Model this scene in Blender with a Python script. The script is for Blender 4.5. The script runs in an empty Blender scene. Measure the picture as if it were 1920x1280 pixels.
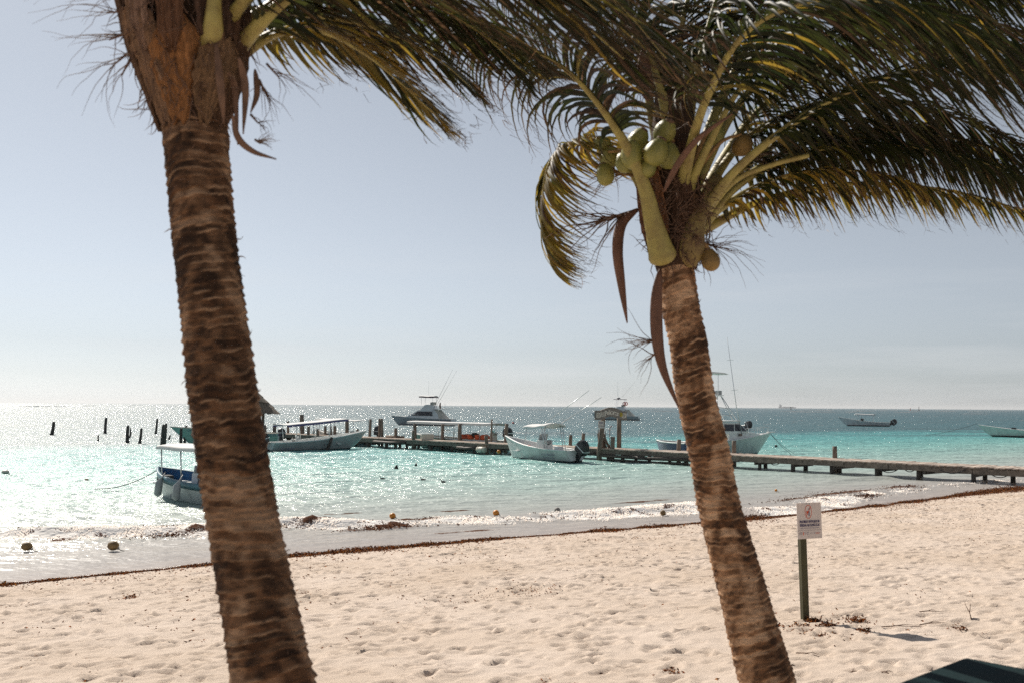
import bpy, bmesh, math, random
import numpy as np
from mathutils import Vector, Matrix

random.seed(7)
rng = np.random.default_rng(11)
sc = bpy.context.scene
COL = sc.collection
R = math.radians

# ------------------------------------------------------------------ camera
CAM_H = 3.4
HAZE = .00009
FPX = 35.0 / 36.0 * 1920.0
PITCH, ROLL = math.atan(120.0 / FPX), R(0.39)
_f = Vector((0, math.cos(PITCH), math.sin(PITCH)))
_r0 = Vector((1, 0, 0)); _u0 = _r0.cross(_f)
_r = _r0 * math.cos(ROLL) + _u0 * math.sin(ROLL)
_u = -_r0 * math.sin(ROLL) + _u0 * math.cos(ROLL)
CAM = Vector((0, 0, CAM_H))
cd = bpy.data.cameras.new('camera'); cam = bpy.data.objects.new('camera', cd); COL.objects.link(cam)
m = Matrix((( _r.x, _u.x, -_f.x, 0), (_r.y, _u.y, -_f.y, 0), (_r.z, _u.z, -_f.z, CAM_H), (0, 0, 0, 1)))
cam.matrix_world = m
cd.lens = 35; cd.sensor_width = 36; cd.sensor_fit = 'HORIZONTAL'
cd.clip_start = 0.05; cd.clip_end = 40000
cd.dof.use_dof = True; cd.dof.focus_distance = 55; cd.dof.aperture_fstop = 4.5
sc.camera = cam

# ------------------------------------------------------------------ sky, sun, exposure
SUN_AZ, SUN_EL = R(-34), R(41)          # azimuth from +Y, negative to the left of the view
w = bpy.data.worlds.new('World'); sc.world = w; w.use_nodes = True
nt = w.node_tree; nt.nodes.clear()
sky = nt.nodes.new('ShaderNodeTexSky'); sky.sky_type = 'NISHITA'; sky.sun_disc = False
sky.sun_elevation = SUN_EL; sky.sun_rotation = SUN_AZ
sky.air_density = 0.85; sky.dust_density = 0.45; sky.ozone_density = 2.5; sky.altitude = 0
hsv = nt.nodes.new('ShaderNodeHueSaturation'); hsv.inputs['Saturation'].default_value = 0.28
bg = nt.nodes.new('ShaderNodeBackground'); bg.inputs['Strength'].default_value = 0.068
wo = nt.nodes.new('ShaderNodeOutputWorld')
tint = nt.nodes.new('ShaderNodeMix'); tint.data_type = 'RGBA'; tint.blend_type = 'MULTIPLY'; tint.inputs[0].default_value = 1.0; tint.inputs[7].default_value = (.95, 1.0, 1.05, 1)   # slight blue tint over the whole sky against a yellowish horizon
nt.links.new(sky.outputs[0], hsv.inputs['Color']); nt.links.new(hsv.outputs[0], tint.inputs[6]); 
# faint streaks of thin cloud low over the sea
wtc = nt.nodes.new('ShaderNodeTexCoord'); wmp = nt.nodes.new('ShaderNodeMapping'); wmp.inputs['Scale'].default_value = (2.2, 2.2, 26); nt.links.new(wtc.outputs['Generated'], wmp.inputs[0])
wn = nt.nodes.new('ShaderNodeTexNoise'); wn.inputs['Scale'].default_value = 1.6; wn.inputs['Detail'].default_value = 5; nt.links.new(wmp.outputs[0], wn.inputs[0])
wr_ = nt.nodes.new('ShaderNodeMapRange'); wr_.inputs['From Min'].default_value = .5; wr_.inputs['From Max'].default_value = .75; wr_.inputs['To Max'].default_value = .35; nt.links.new(wn.outputs[0], wr_.inputs[0])
wsp = nt.nodes.new('ShaderNodeSeparateXYZ'); nt.links.new(wtc.outputs['Generated'], wsp.inputs[0])
wel = nt.nodes.new('ShaderNodeMapRange'); wel.inputs['From Min'].default_value = .17; wel.inputs['From Max'].default_value = .04; nt.links.new(wsp.outputs['Z'], wel.inputs[0])
wml = nt.nodes.new('ShaderNodeMath'); wml.operation = 'MULTIPLY'; nt.links.new(wr_.outputs[0], wml.inputs[0]); nt.links.new(wel.outputs[0], wml.inputs[1])
wmx = nt.nodes.new('ShaderNodeMix'); wmx.data_type = 'RGBA'; nt.links.new(wml.outputs[0], wmx.inputs[0]); nt.links.new(tint.outputs[2], wmx.inputs[6]); wmx.inputs[7].default_value = (9.5, 9.7, 9.9, 1)
nt.links.new(wmx.outputs[2], bg.inputs[0]); nt.links.new(bg.outputs[0], wo.inputs[0])
ld = bpy.data.lights.new('sun', 'SUN'); ld.energy = 4.9; ld.angle = R(0.53); ld.color = (1.0, 0.925, 0.82)
sun = bpy.data.objects.new('sun', ld); COL.objects.link(sun)
SUN = Vector((math.sin(SUN_AZ) * math.cos(SUN_EL), math.cos(SUN_AZ) * math.cos(SUN_EL), math.sin(SUN_EL)))
sun.rotation_euler = (-SUN).to_track_quat('-Z', 'Y').to_euler(); sun.location = (-20, 20, 30)
sc.view_settings.view_transform = 'Standard'; sc.view_settings.look = 'None'
sc.view_settings.exposure = 0.24; sc.view_settings.gamma = 1.0; sc.view_settings.use_curve_mapping = False
sc.render.engine = 'CYCLES'
sc.cycles.use_denoising = False
sc.cycles.max_bounces = 6; sc.cycles.diffuse_bounces = 3; sc.cycles.glossy_bounces = 3
sc.cycles.transmission_bounces = 4; sc.cycles.transparent_max_bounces = 6
sc.cycles.sample_clamp_indirect = 4.0; sc.cycles.caustics_reflective = False; sc.cycles.caustics_refractive = False
sc.cycles.sample_clamp_direct = 0.0

# ------------------------------------------------------------------ pixel helpers (photo pixels, 1920 x 1280)
def ray(px, py):
    return _f + _r * ((px - 960) / FPX) + _u * ((640 - py) / FPX)
def at(px, py, Y):                       # point on a pixel's ray at depth Y
    d = ray(px, py); return CAM + d * (Y / d.y)
def on_z(px, py, z=0.0):
    d = ray(px, py); return CAM + d * ((z - CAM_H) / d.z)
def proj(p):
    v = Vector(p) - CAM; k = v.dot(_f)
    return 960 + FPX * v.dot(_r) / k, 640 - FPX * v.dot(_u) / k

# ------------------------------------------------------------------ object helpers
def thing(name, label, cat, loc=(0, 0, 0), rz=0, group=None):
    o = bpy.data.objects.new(name, None); COL.objects.link(o); o.empty_display_size = 0.2
    o.location = loc; o.rotation_euler = (0, 0, rz); tag(o, label, cat, group); return o
def tag(o, label=None, cat=None, group=None, kind=None):
    if label: o['label'] = label
    if cat: o['category'] = cat
    if group: o['group'] = group
    if kind: o['kind'] = kind
    return o
class MB:
    def __init__(s): s.v = []; s.f = []
    def add(s, v, f):
        n = len(s.v); s.v.extend([tuple(p) for p in v]); s.f.extend([tuple(i + n for i in q) for q in f]); return s
    def box(s, c, d, rz=0.0, rx=0.0, ry=0.0, taper=1.0):
        M = Matrix.Translation(Vector(c)) @ Matrix.Rotation(rz, 4, 'Z') @ Matrix.Rotation(ry, 4, 'Y') @ Matrix.Rotation(rx, 4, 'X')
        v = []
        for z in (-1, 1):
            k = taper if z > 0 else 1
            for x, y in ((-1, -1), (1, -1), (1, 1), (-1, 1)):
                v.append(M @ Vector((x * d[0] / 2 * k, y * d[1] / 2 * k, z * d[2] / 2)))
        return s.add(v, [(3, 2, 1, 0), (4, 5, 6, 7), (0, 1, 5, 4), (1, 2, 6, 5), (2, 3, 7, 6), (3, 0, 4, 7)])
    def tube(s, pts, rad, n=8, cap=True, flat=1.0, jit=0.0):
        P = [Vector(p) for p in pts]; k = len(P)
        if not hasattr(rad, '__len__'): rad = [rad] * k
        T = [(P[min(i + 1, k - 1)] - P[max(i - 1, 0)]).normalized() for i in range(k)]
        ref = Vector((0, 0, 1)) if abs(T[0].z) < 0.9 else Vector((0, 1, 0))
        A = T[0].cross(ref).normalized(); v = []
        for i in range(k):
            A = (A - T[i] * A.dot(T[i]))
            A = A.normalized() if A.length > 1e-6 else T[i].orthogonal().normalized()
            B = T[i].cross(A)
            for j in range(n):
                a = 2 * math.pi * j / n; r = rad[i] * (1 + jit * (random.random() - 0.5))
                v.append(P[i] + A * (r * math.cos(a)) + B * (r * flat * math.sin(a)))
        f = [(i * n + j, i * n + (j + 1) % n, (i + 1) * n + (j + 1) % n, (i + 1) * n + j) for i in range(k - 1) for j in range(n)]
        if cap: f += [tuple(range(n))[::-1], tuple(range((k - 1) * n, k * n))]
        return s.add(v, f)
    def lathe(s, prof, n=24, c=(0, 0, 0)):
        v = []; k = len(prof)
        for r, z in prof:
            for j in range(n):
                a = 2 * math.pi * j / n; v.append((c[0] + r * math.cos(a), c[1] + r * math.sin(a), c[2] + z))
        f = [(i * n + j, i * n + (j + 1) % n, (i + 1) * n + (j + 1) % n, (i + 1) * n + j) for i in range(k - 1) for j in range(n)]
        f += [tuple(range(n))[::-1], tuple(range((k - 1) * n, k * n))]
        return s.add(v, f)
    def ell(s, c, r, n=16, m_=10, M=None, p=1.0):
        v = []; M = M or Matrix.Identity(3); C = Vector(c)
        sg = lambda x: math.copysign(abs(x) ** p, x)
        for i in range(m_ + 1):
            th = math.pi * i / m_
            for j in range(n):
                a = 2 * math.pi * j / n
                v.append(C + M @ Vector((r[0] * sg(math.sin(th)) * sg(math.cos(a)), r[1] * sg(math.sin(th)) * sg(math.sin(a)), -r[2] * sg(math.cos(th)))))
        f = [(i * n + j, i * n + (j + 1) % n, (i + 1) * n + (j + 1) % n, (i + 1) * n + j) for i in range(m_) for j in range(n)]
        return s.add(v, f)
    def torus(s, c, Rr, r, n=20, k=8, M=None):
        M = M or Matrix.Identity(3); C = Vector(c); v = []
        for i in range(n):
            a = 2 * math.pi * i / n
            for j in range(k):
                b = 2 * math.pi * j / k; q = Rr + r * math.cos(b)
                v.append(C + M @ Vector((q * math.cos(a), q * math.sin(a), r * math.sin(b))))
        return s.add(v, [(i * k + j, ((i + 1) % n) * k + j, ((i + 1) % n) * k + (j + 1) % k, i * k + (j + 1) % k) for i in range(n) for j in range(k)])
    def prism(s, prof, hw0, hw1=None, z0=None, z1=None):   # side profile (x,z) extruded in y, half width varying with z
        hw1 = hw0 if hw1 is None else hw1
        zs = [p[1] for p in prof]; z0 = min(zs) if z0 is None else z0; z1 = max(zs) if z1 is None else z1
        hw = lambda z: hw0 + (hw1 - hw0) * (z - z0) / max(z1 - z0, 1e-6)
        n = len(prof)
        v = [(x, -hw(z), z) for x, z in prof] + [(x, hw(z), z) for x, z in prof]
        f = [tuple(range(n)), tuple(range(n, 2 * n))[::-1]] + [(i, i + n, (i + 1) % n + n, (i + 1) % n) for i in range(n)]
        return s.add(v, f)
    def build(s, name, mat, parent=None, org=None, smooth=False, bev=0.0, colors=None):
        me = bpy.data.meshes.new(name)
        v = s.v
        if org is not None: v = [(p[0] - org[0], p[1] - org[1], p[2] - org[2]) for p in v]
        me.from_pydata(v, [], s.f); me.update()
        if colors is not None:
            a = me.color_attributes.new('Col', 'FLOAT_COLOR', 'POINT')
            a.data.foreach_set('color', np.asarray(colors, dtype=np.float32).ravel())
        if smooth: me.polygons.foreach_set('use_smooth', [True] * len(me.polygons))
        me.materials.append(mat)
        o = bpy.data.objects.new(name, me); COL.objects.link(o)
        if parent: o.parent = parent
        if bev > 0:
            b = o.modifiers.new('bevel', 'BEVEL'); b.width = bev; b.segments = 2; b.limit_method = 'ANGLE'; b.angle_limit = R(40)
        return o
def npmesh(name, V, F, mat, smooth=True, attrs=None, col=None, parent=None):
    me = bpy.data.meshes.new(name); V = np.asarray(V, np.float32); F = np.asarray(F, np.int32)
    me.vertices.add(len(V)); me.vertices.foreach_set('co', V.ravel())
    k = F.shape[1]; me.loops.add(F.size); me.loops.foreach_set('vertex_index', F.ravel())
    me.polygons.add(len(F)); me.polygons.foreach_set('loop_start', np.arange(len(F), dtype=np.int32) * k)
    me.update(calc_edges=True)
    if smooth: me.polygons.foreach_set('use_smooth', np.ones(len(F), bool))
    for a, d in (attrs or {}).items():
        at_ = me.attributes.new(a, 'FLOAT', 'POINT'); at_.data.foreach_set('value', np.asarray(d, np.float32).ravel())
    if col is not None:
        a = me.color_attributes.new('Col', 'FLOAT_COLOR', 'POINT'); a.data.foreach_set('color', np.asarray(col, np.float32).ravel())
    me.materials.append(mat); o = bpy.data.objects.new(name, me); COL.objects.link(o)
    if parent: o.parent = parent
    return o
def copy_tree(o, parent=None):
    c = o.copy(); COL.objects.link(c); c.parent = parent
    for ch in list(o.children): copy_tree(ch, c)
    return c
def spl(pts, n):                          # Catmull-Rom through points (any dimension)
    P = np.array([list(p) for p in pts], float); k = len(P)
    Q = np.vstack([2 * P[0] - P[1], P, 2 * P[-1] - P[-2]])
    ts = np.linspace(0, k - 1 - 1e-9, n); i = ts.astype(int); u = (ts - i)[:, None]
    a, b, c, d = Q[i], Q[i + 1], Q[i + 2], Q[i + 3]
    return 0.5 * (2 * b + (c - a) * u + (2 * a - 5 * b + 4 * c - d) * u ** 2 + (3 * b - a - 3 * c + d) * u ** 3)
def vnoise(x, y, seed=0):                 # smooth 2-D value noise, -1..1
    xi = np.floor(x).astype(np.int64); yi = np.floor(y).astype(np.int64); fx = x - xi; fy = y - yi
    fx = fx * fx * (3 - 2 * fx); fy = fy * fy * (3 - 2 * fy)
    def h(a, b):
        n = (a * 374761393 + b * 668265263 + seed * 974711) & 0x7fffffff
        n = ((n ^ (n >> 13)) * 1274126177) & 0x7fffffff
        return ((n ^ (n >> 16)) & 0xffff) / 32767.5 - 1
    return (h(xi, yi) * (1 - fx) + h(xi + 1, yi) * fx) * (1 - fy) + (h(xi, yi + 1) * (1 - fx) + h(xi + 1, yi + 1) * fx) * fy
def fbm(x, y, o=4, seed=0):
    t = 0; a = 1; s = 0
    for i in range(o): t = t + a * vnoise(x * 2 ** i, y * 2 ** i, seed + i); s += a; a *= .5
    return t / s
def text_mesh(body, size, mat, parent, loc, rot=(0, 0, 0), name='lettering', sx=1.0, align='CENTER', bold=0.0):
    cu = bpy.data.curves.new('t', 'FONT'); cu.body = body; cu.size = size; cu.align_x = align; cu.align_y = 'CENTER'; cu.extrude = 0.002; cu.offset = bold
    cu.resolution_u = 3
    t = bpy.data.objects.new('t', cu); COL.objects.link(t)
    me = bpy.data.meshes.new_from_object(t.evaluated_get(bpy.context.evaluated_depsgraph_get()))
    bpy.data.objects.remove(t); bpy.data.curves.remove(cu)
    me.materials.clear(); me.materials.append(mat); me.name = name
    o = bpy.data.objects.new(name, me); COL.objects.link(o); o.parent = parent; o.location = loc; o.rotation_euler = rot; o.scale = (sx, 1, 1)
    return o

# ------------------------------------------------------------------ materials
def N(t, kind, **kw):
    n = t.nodes.new(kind)
    for k, v in kw.items():
        if k in n.inputs: n.inputs[k].default_value = v
        else: setattr(n, k, v)
    return n
def newmat(name):
    mt = bpy.data.materials.new(name); mt.use_nodes = True; t = mt.node_tree; t.nodes.clear()
    out = t.nodes.new('ShaderNodeOutputMaterial'); b = t.nodes.new('ShaderNodeBsdfPrincipled')
    t.links.new(b.outputs[0], out.inputs[0]); return mt, t, b, out
def c4(c): return (c[0], c[1], c[2], 1)
def pmat(name, col, rough=.55, var=.2, scale=6, bump=0.0, bscale=40, spec=.4, metal=0, stretch=(1, 1, 1), col2=None, rv=.1):
    mt, t, b, out = newmat(name); L = t.links.new
    tc = N(t, 'ShaderNodeTexCoord'); mp = N(t, 'ShaderNodeMapping'); mp.inputs['Scale'].default_value = stretch
    oi = N(t, 'ShaderNodeObjectInfo'); ad = N(t, 'ShaderNodeVectorMath', operation='ADD')
    L(tc.outputs['Object'], ad.inputs[0]); L(oi.outputs['Random'], ad.inputs[1]); L(ad.outputs[0], mp.inputs[0])
    n1 = N(t, 'ShaderNodeTexNoise', Scale=scale, Detail=6.0, Roughness=.65); L(mp.outputs[0], n1.inputs[0])
    c2 = col2 or tuple(x * (1 - var * 1.6) for x in col); cb = tuple(min(1, x * (1 + var * .7)) for x in col)
    cr = N(t, 'ShaderNodeValToRGB'); cr.color_ramp.elements[0].position = .3; cr.color_ramp.elements[1].position = .68
    cr.color_ramp.elements[0].color = c4(c2); cr.color_ramp.elements[1].color = c4(cb)
    L(n1.outputs[0], cr.inputs[0]); L(cr.outputs[0], b.inputs['Base Color'])
    mr = N(t, 'ShaderNodeMapRange'); mr.inputs['To Min'].default_value = max(0, rough - rv); mr.inputs['To Max'].default_value = min(1, rough + rv)
    L(n1.outputs[0], mr.inputs[0]); L(mr.outputs[0], b.inputs['Roughness'])
    b.inputs['Specular IOR Level'].default_value = spec; b.inputs['Metallic'].default_value = metal
    if bump:
        n2 = N(t, 'ShaderNodeTexNoise', Scale=bscale, Detail=5.0); L(mp.outputs[0], n2.inputs[0])
        bp = N(t, 'ShaderNodeBump', Strength=bump, Distance=0.02); L(n2.outputs[0], bp.inputs['Height']); L(bp.outputs[0], b.inputs['Normal'])
    return mt
def leafmat(name, trans=.45, rough=.5):
    mt, t, b, out = newmat(name); L = t.links.new
    a = N(t, 'ShaderNodeVertexColor', layer_name='Col'); L(a.outputs[0], b.inputs['Base Color'])
    b.inputs['Roughness'].default_value = rough; b.inputs['Specular IOR Level'].default_value = .28
    tr = N(t, 'ShaderNodeBsdfTranslucent'); mx = N(t, 'ShaderNodeMixShader'); mx.inputs[0].default_value = trans
    hs = N(t, 'ShaderNodeHueSaturation', Saturation=1.15, Value=1.9); L(a.outputs[0], hs.inputs['Color']); L(hs.outputs[0], tr.inputs[0])
    L(b.outputs[0], mx.inputs[1]); L(tr.outputs[0], mx.inputs[2]); L(mx.outputs[0], out.inputs[0]); return mt
def colmat(name, rough=.85, bump=.5, bscale=30, stretch=(1, 1, 1), spec=.2):     # colour from the mesh's own colour layer + fine grain
    mt, t, b, out = newmat(name); L = t.links.new
    a = N(t, 'ShaderNodeVertexColor', layer_name='Col'); tc = N(t, 'ShaderNodeTexCoord'); mp = N(t, 'ShaderNodeMapping')
    mp.inputs['Scale'].default_value = stretch; L(tc.outputs['Object'], mp.inputs[0])
    n = N(t, 'ShaderNodeTexNoise', Scale=bscale, Detail=7.0, Roughness=.7); L(mp.outputs[0], n.inputs[0])
    mr = N(t, 'ShaderNodeMapRange'); mr.inputs['From Min'].default_value = .3; mr.inputs['From Max'].default_value = .7
    mr.inputs['To Min'].default_value = .55; mr.inputs['To Max'].default_value = 1.35; L(n.outputs[0], mr.inputs[0])
    mx = N(t, 'ShaderNodeVectorMath', operation='SCALE'); L(a.outputs[0], mx.inputs[0]); L(mr.outputs[0], mx.inputs['Scale'])
    L(mx.outputs[0], b.inputs['Base Color']); b.inputs['Roughness'].default_value = rough; b.inputs['Specular IOR Level'].default_value = spec
    bp = N(t, 'ShaderNodeBump', Strength=bump, Distance=.02); L(n.outputs[0], bp.inputs['Height']); L(bp.outputs[0], b.inputs['Normal']); return mt
def hullmat(name, top, bottom, line=0.05, rough=.35):          # painted hull: antifouling below a painted waterline, salt-streaked topsides
    mt, t, b, out = newmat(name); L = t.links.new
    tc = N(t, 'ShaderNodeTexCoord'); sp = N(t, 'ShaderNodeSeparateXYZ'); L(tc.outputs['Object'], sp.inputs[0])
    n = N(t, 'ShaderNodeTexNoise', Scale=2.2, Detail=6.0); mp = N(t, 'ShaderNodeMapping'); mp.inputs['Scale'].default_value = (1, 1, .35)
    L(tc.outputs['Object'], mp.inputs[0]); L(mp.outputs[0], n.inputs[0])
    cr = N(t, 'ShaderNodeValToRGB'); cr.color_ramp.elements[0].position = .32; cr.color_ramp.elements[1].position = .62
    cr.color_ramp.elements[0].color = c4([x * .72 for x in top]); cr.color_ramp.elements[1].color = c4(top); L(n.outputs[0], cr.inputs[0])
    gt = N(t, 'ShaderNodeMath', operation='GREATER_THAN'); L(sp.outputs['Z'], gt.inputs[0]); gt.inputs[1].default_value = line
    mx = N(t, 'ShaderNodeMix', data_type='RGBA'); L(gt.outputs[0], mx.inputs[0]); mx.inputs[6].default_value = c4(bottom); L(cr.outputs[0], mx.inputs[7])
    L(mx.outputs[2], b.inputs['Base Color']); b.inputs['Roughness'].default_value = rough; return mt

M = {}
M['wood'] = pmat('weathered_wood', (.21, .165, .13), .8, .35, 5, .6, 30, stretch=(1, 1, .25))
M['deck'] = pmat('bleached_deck_wood', (.52, .43, .36), .8, .3, 4, .5, 30, stretch=(1, .3, 1))
M['beam'] = pmat('grey_beam_wood', (.20, .165, .135), .8, .35, 4, .5, 30)
M['wetpost'] = pmat('dark_wet_post', (.055, .045, .036), .6, .4, 8, .5, 25)
M['white'] = pmat('white_gelcoat', (.78, .79, .77), .35, .08, 2)
M['cream'] = pmat('cream_plastic', (.62, .57, .48), .5, .12, 3)
M['grey'] = pmat('grey_fittings', (.33, .35, .36), .5, .15, 5)
M['black'] = pmat('black_cowling', (.018, .02, .022), .32, .3, 6)
M['rubber'] = pmat('dark_rubber', (.03, .03, .03), .7, .3, 6)
M['alu'] = pmat('aluminium_pole', (.62, .64, .65), .35, .1, 8, metal=.7)
M['blue'] = pmat('blue_interior', (.012, .10, .26), .45, .2, 4)
M['navy'] = pmat('navy_hull', (.015, .03, .10), .4, .25, 4)
M['canvas'] = pmat('white_canvas', (.72, .72, .71), .8, .08, 3)
M['purple'] = pmat('violet_valance', (.09, .07, .22), .7, .15, 5)
M['dkcanvas'] = pmat('maroon_canvas', (.10, .04, .07), .8, .2, 5)
M['glass'] = pmat('dark_glass', (.02, .022, .03), .12, .2, 3, spec=.6)
M['orange'] = pmat('orange_life_jackets', (.75, .13, .04), .6, .25, 12)
M['red'] = pmat('red_plastic', (.6, .03, .02), .45, .15, 8)
M['buoyorange'] = pmat('orange_buoy', (.72, .27, .03), .45, .25, 9)
M['buoygrey'] = pmat('fouled_grey_buoy', (.28, .26, .24), .7, .5, 9)
M['buoybrown'] = pmat('fouled_tan_buoy', (.30, .19, .08), .7, .5, 9)
M['rope'] = pmat('old_rope', (.38, .34, .27), .9, .25, 30)
M['darkrope'] = pmat('dark_hose', (.05, .05, .05), .7, .25, 30)
M['bird'] = pmat('dark_feathers', (.035, .028, .025), .8, .3, 30)
M['ink'] = pmat('navy_lettering', (.09, .08, .17), .7, .2, 30)
M['inkgrey'] = pmat('grey_print', (.42, .38, .40), .7, .2, 30)
M['inkred'] = pmat('red_print', (.62, .09, .03), .7, .2, 30)
M['board'] = pmat('faded_sign_board', (.62, .555, .52), .6, .06, 5)
M['postgreen'] = pmat('olive_painted_post', (.062, .058, .026), .7, .3, 9, .4, 40, stretch=(1, 1, .2))
M['bin'] = pmat('dark_green_plastic', (.002, .017, .019), .8, .3, 9, .15, 60, spec=.15)
M['thatch'] = pmat('palm_thatch', (.21, .165, .125), .9, .4, 3, .9, 30, stretch=(3, 3, 1))
M['petiole'] = pmat('green_petiole', (.33, .285, .082), .52, .2, 11, .12, 110, col2=(.20, .145, .05))
M['oldpetiole'] = pmat('browned_leaf_base', (.25, .19, .065), .65, .3, 11, .25, 70, col2=(.10, .055, .03))
M['rachis'] = pmat('leaf_rachis', (.24, .20, .06), .5, .25, 9)
M['coconut'] = pmat('green_coconut', (.27, .245, .065), .45, .2, 9, .1, 60, col2=(.14, .15, .04))
M['oldcoconut'] = pmat('brown_coconut', (.24, .15, .045), .6, .35, 9, .2, 60)
M['spathe'] = pmat('dry_spathe', (.17, .085, .055), .7, .3, 9, .5, 50, stretch=(4, 4, .6))
M['twig'] = pmat('dry_twig', (.15, .085, .055), .8, .3, 20)
M['stalk'] = pmat('flower_stalk', (.27, .16, .06), .7, .3, 20)
M['leaf'] = leafmat('palm_leaflet')
M['bark'] = colmat('palm_bark', .9, .6, 14, (1, 1, 4.5))
M['sheath'] = colmat('palm_leaf_sheath', .85, .8, 30, (3.2, 3.2, .4))
M['weed'] = leafmat('sargassum', .25, .7)
def surfmat():
    mt, t, b, out = newmat('white_surf'); d = N(t, 'ShaderNodeBsdfDiffuse'); d.inputs[0].default_value = (.85, .85, .84, 1); tr = N(t, 'ShaderNodeBsdfTranslucent'); tr.inputs[0].default_value = (.85, .85, .84, 1)
    n = N(t, 'ShaderNodeTexNoise', Scale=2.0); r = N(t, 'ShaderNodeMapRange'); r.inputs['To Min'].default_value = .35; r.inputs['To Max'].default_value = .65; t.links.new(n.outputs[0], r.inputs[0])
    mx = N(t, 'ShaderNodeMixShader'); t.links.new(r.outputs[0], mx.inputs[0]); t.links.new(d.outputs[0], mx.inputs[1]); t.links.new(tr.outputs[0], mx.inputs[2]); t.links.new(mx.outputs[0], out.inputs[0]); t.nodes.remove(b); return mt
M['surf'] = surfmat()
M['ship'] = pmat('ship_paint', (.22, .24, .27), .6, .15, .05)

# ------------------------------------------------------------------ the beach
P0 = Vector((-9.3, 18.0)); D_ = Vector((.788, .6157)).normalized(); N_ = Vector((D_.y, -D_.x))     # along shore, inland
def us(x, y): return (x - P0.x) * D_.x + (y - P0.y) * D_.y, (x - P0.x) * N_.x + (y - P0.y) * N_.y
_wr = [(-120, 1108), (0, 1096), (200, 1077), (400, 1057), (540, 1042), (720, 1028), (900, 1012), (1100, 997), (1300, 981), (1400, 973), (1490, 965), (1600, 953), (1700, 941), (1800, 928), (1920, 914), (2050, 903)]
_w = [us(*on_z(x, y, .1).xy) for x, y in _wr]; _wu = np.array([a for a, b in _w]); _ws = np.array([b for a, b in _w])
def shore(u): return np.interp(u, _wu, _ws)
_ps = np.array([-9000, -60, -25, -6, -.9, 0, .5, 4, 12, 17, 20, 26, 60, 400]); _pz = np.array([-6, -3.2, -1.6, -.36, 0, .10, .13, .28, .66, .90, 1.15, 1.5, 1.9, 2.4])
def beach_z(u, s): return np.interp(s - shore(u), _ps, _pz)
def gz(x, y):
    u, s = us(x, y); return float(beach_z(u, s))
def grow(a, b, st, k):                    # growing steps from a to b
    o = [a]; d = st
    while abs(o[-1] - a) < abs(b - a): o.append(o[-1] + math.copysign(d, b - a)); d *= k
    return o[1:]
def grid_faces(nu, ns):
    i = np.arange(nu - 1)[:, None] * ns + np.arange(ns - 1)[None, :]; i = i.ravel()
    return np.stack([i, i + 1, i + ns + 1, i + ns], 1)
STEP = .043
ua = np.arange(-5, 43, STEP * 1.15); sa = np.arange(-1.4, 18, STEP)
U = np.array(grow(-5, -300, .1, 1.25)[::-1] + list(ua) + grow(ua[-1], 300, .1, 1.25))
S = np.array(grow(-1.4, -120, .1, 1.3)[::-1] + list(sa) + grow(sa[-1], 300, .1, 1.25))
UU, SS = np.meshgrid(U, S, indexing='ij')
rel = SS                                  # sheet is laid out relative to the wrack line
ZZ = np.interp(rel, _ps, _pz)
dry = np.clip((rel - .15) / 1.5, 0, 1)
rough = .016 * fbm(UU * 1.1, SS * 1.6, 3, 3) + .016 * fbm(UU * 3.1, SS * 3.6, 3, 5) + .008 * fbm(UU * 9, SS * 9, 2, 9)
u0i = len(grow(-5, -300, .1, 1.25)); s0i = len(grow(-1.4, -120, .1, 1.3)); nu, ns = len(ua), len(sa)
pit = np.zeros((nu, ns))
for k in range(15000):                     # footprints and scuffs: hollow with a pushed-up rim
    pu, ps_ = random.uniform(ua[0], ua[-1]), random.uniform(.3, sa[-1])
    a = random.gauss(.1, .7) if random.random() < .6 else random.uniform(0, 3.14)
    big = random.random() < .3; ln, wd = (random.uniform(.10, .16), random.uniform(.05, .08)) if big else (random.uniform(.06, .11), random.uniform(.04, .055)); dp = random.uniform(.02, .048) if big else random.uniform(.006, .034)
    i0, i1 = int((pu - ua[0] - .4) / (STEP * 1.15)), int((pu - ua[0] + .4) / (STEP * 1.15)) + 2
    j0, j1 = int((ps_ - sa[0] - .4) / STEP), int((ps_ - sa[0] + .4) / STEP) + 2
    i0, j0, i1, j1 = max(i0, 0), max(j0, 0), min(i1, nu), min(j1, ns)
    du = ua[i0:i1, None] - pu; ds = sa[None, j0:j1] - ps_
    x = (du * math.cos(a) + ds * math.sin(a)) / ln; y = (-du * math.sin(a) + ds * math.cos(a)) / wd
    r2 = x * x + y * y
    pit[i0:i1, j0:j1] += dp * (-np.exp(-(r2 * .9) ** 1.6) + .5 * np.exp(-((np.sqrt(r2) - 1.45) ** 2) * 5))
rough[u0i:u0i + nu, s0i:s0i + ns] += np.clip(pit, -.075, .05)
ZZ = ZZ + rough * dry
SW = SS + shore(UU)
XX = P0.x + UU * D_.x + SW * N_.x; YY = P0.y + UU * D_.y + SW * N_.y
mt, t, b, out = newmat('beach_sand'); L = t.links.new
ge = N(t, 'ShaderNodeNewGeometry'); at_ = N(t, 'ShaderNodeAttribute', attribute_name='inland')
n1 = N(t, 'ShaderNodeTexNoise', Scale=.45, Detail=5.0); n2 = N(t, 'ShaderNodeTexNoise', Scale=7.0, Detail=8.0, Roughness=.7); n3 = N(t, 'ShaderNodeTexNoise', Scale=160.0, Detail=3.0)
for n in (n1, n2, n3): L(ge.outputs['Position'], n.inputs[0])
cr = N(t, 'ShaderNodeValToRGB'); cr.color_ramp.elements[0].position = .3; cr.color_ramp.elements[1].position = .7
cr.color_ramp.elements[0].color = (.61, .49, .39, 1); cr.color_ramp.elements[1].color = (.70, .585, .495, 1); L(n1.outputs[0], cr.inputs[0])
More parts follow.
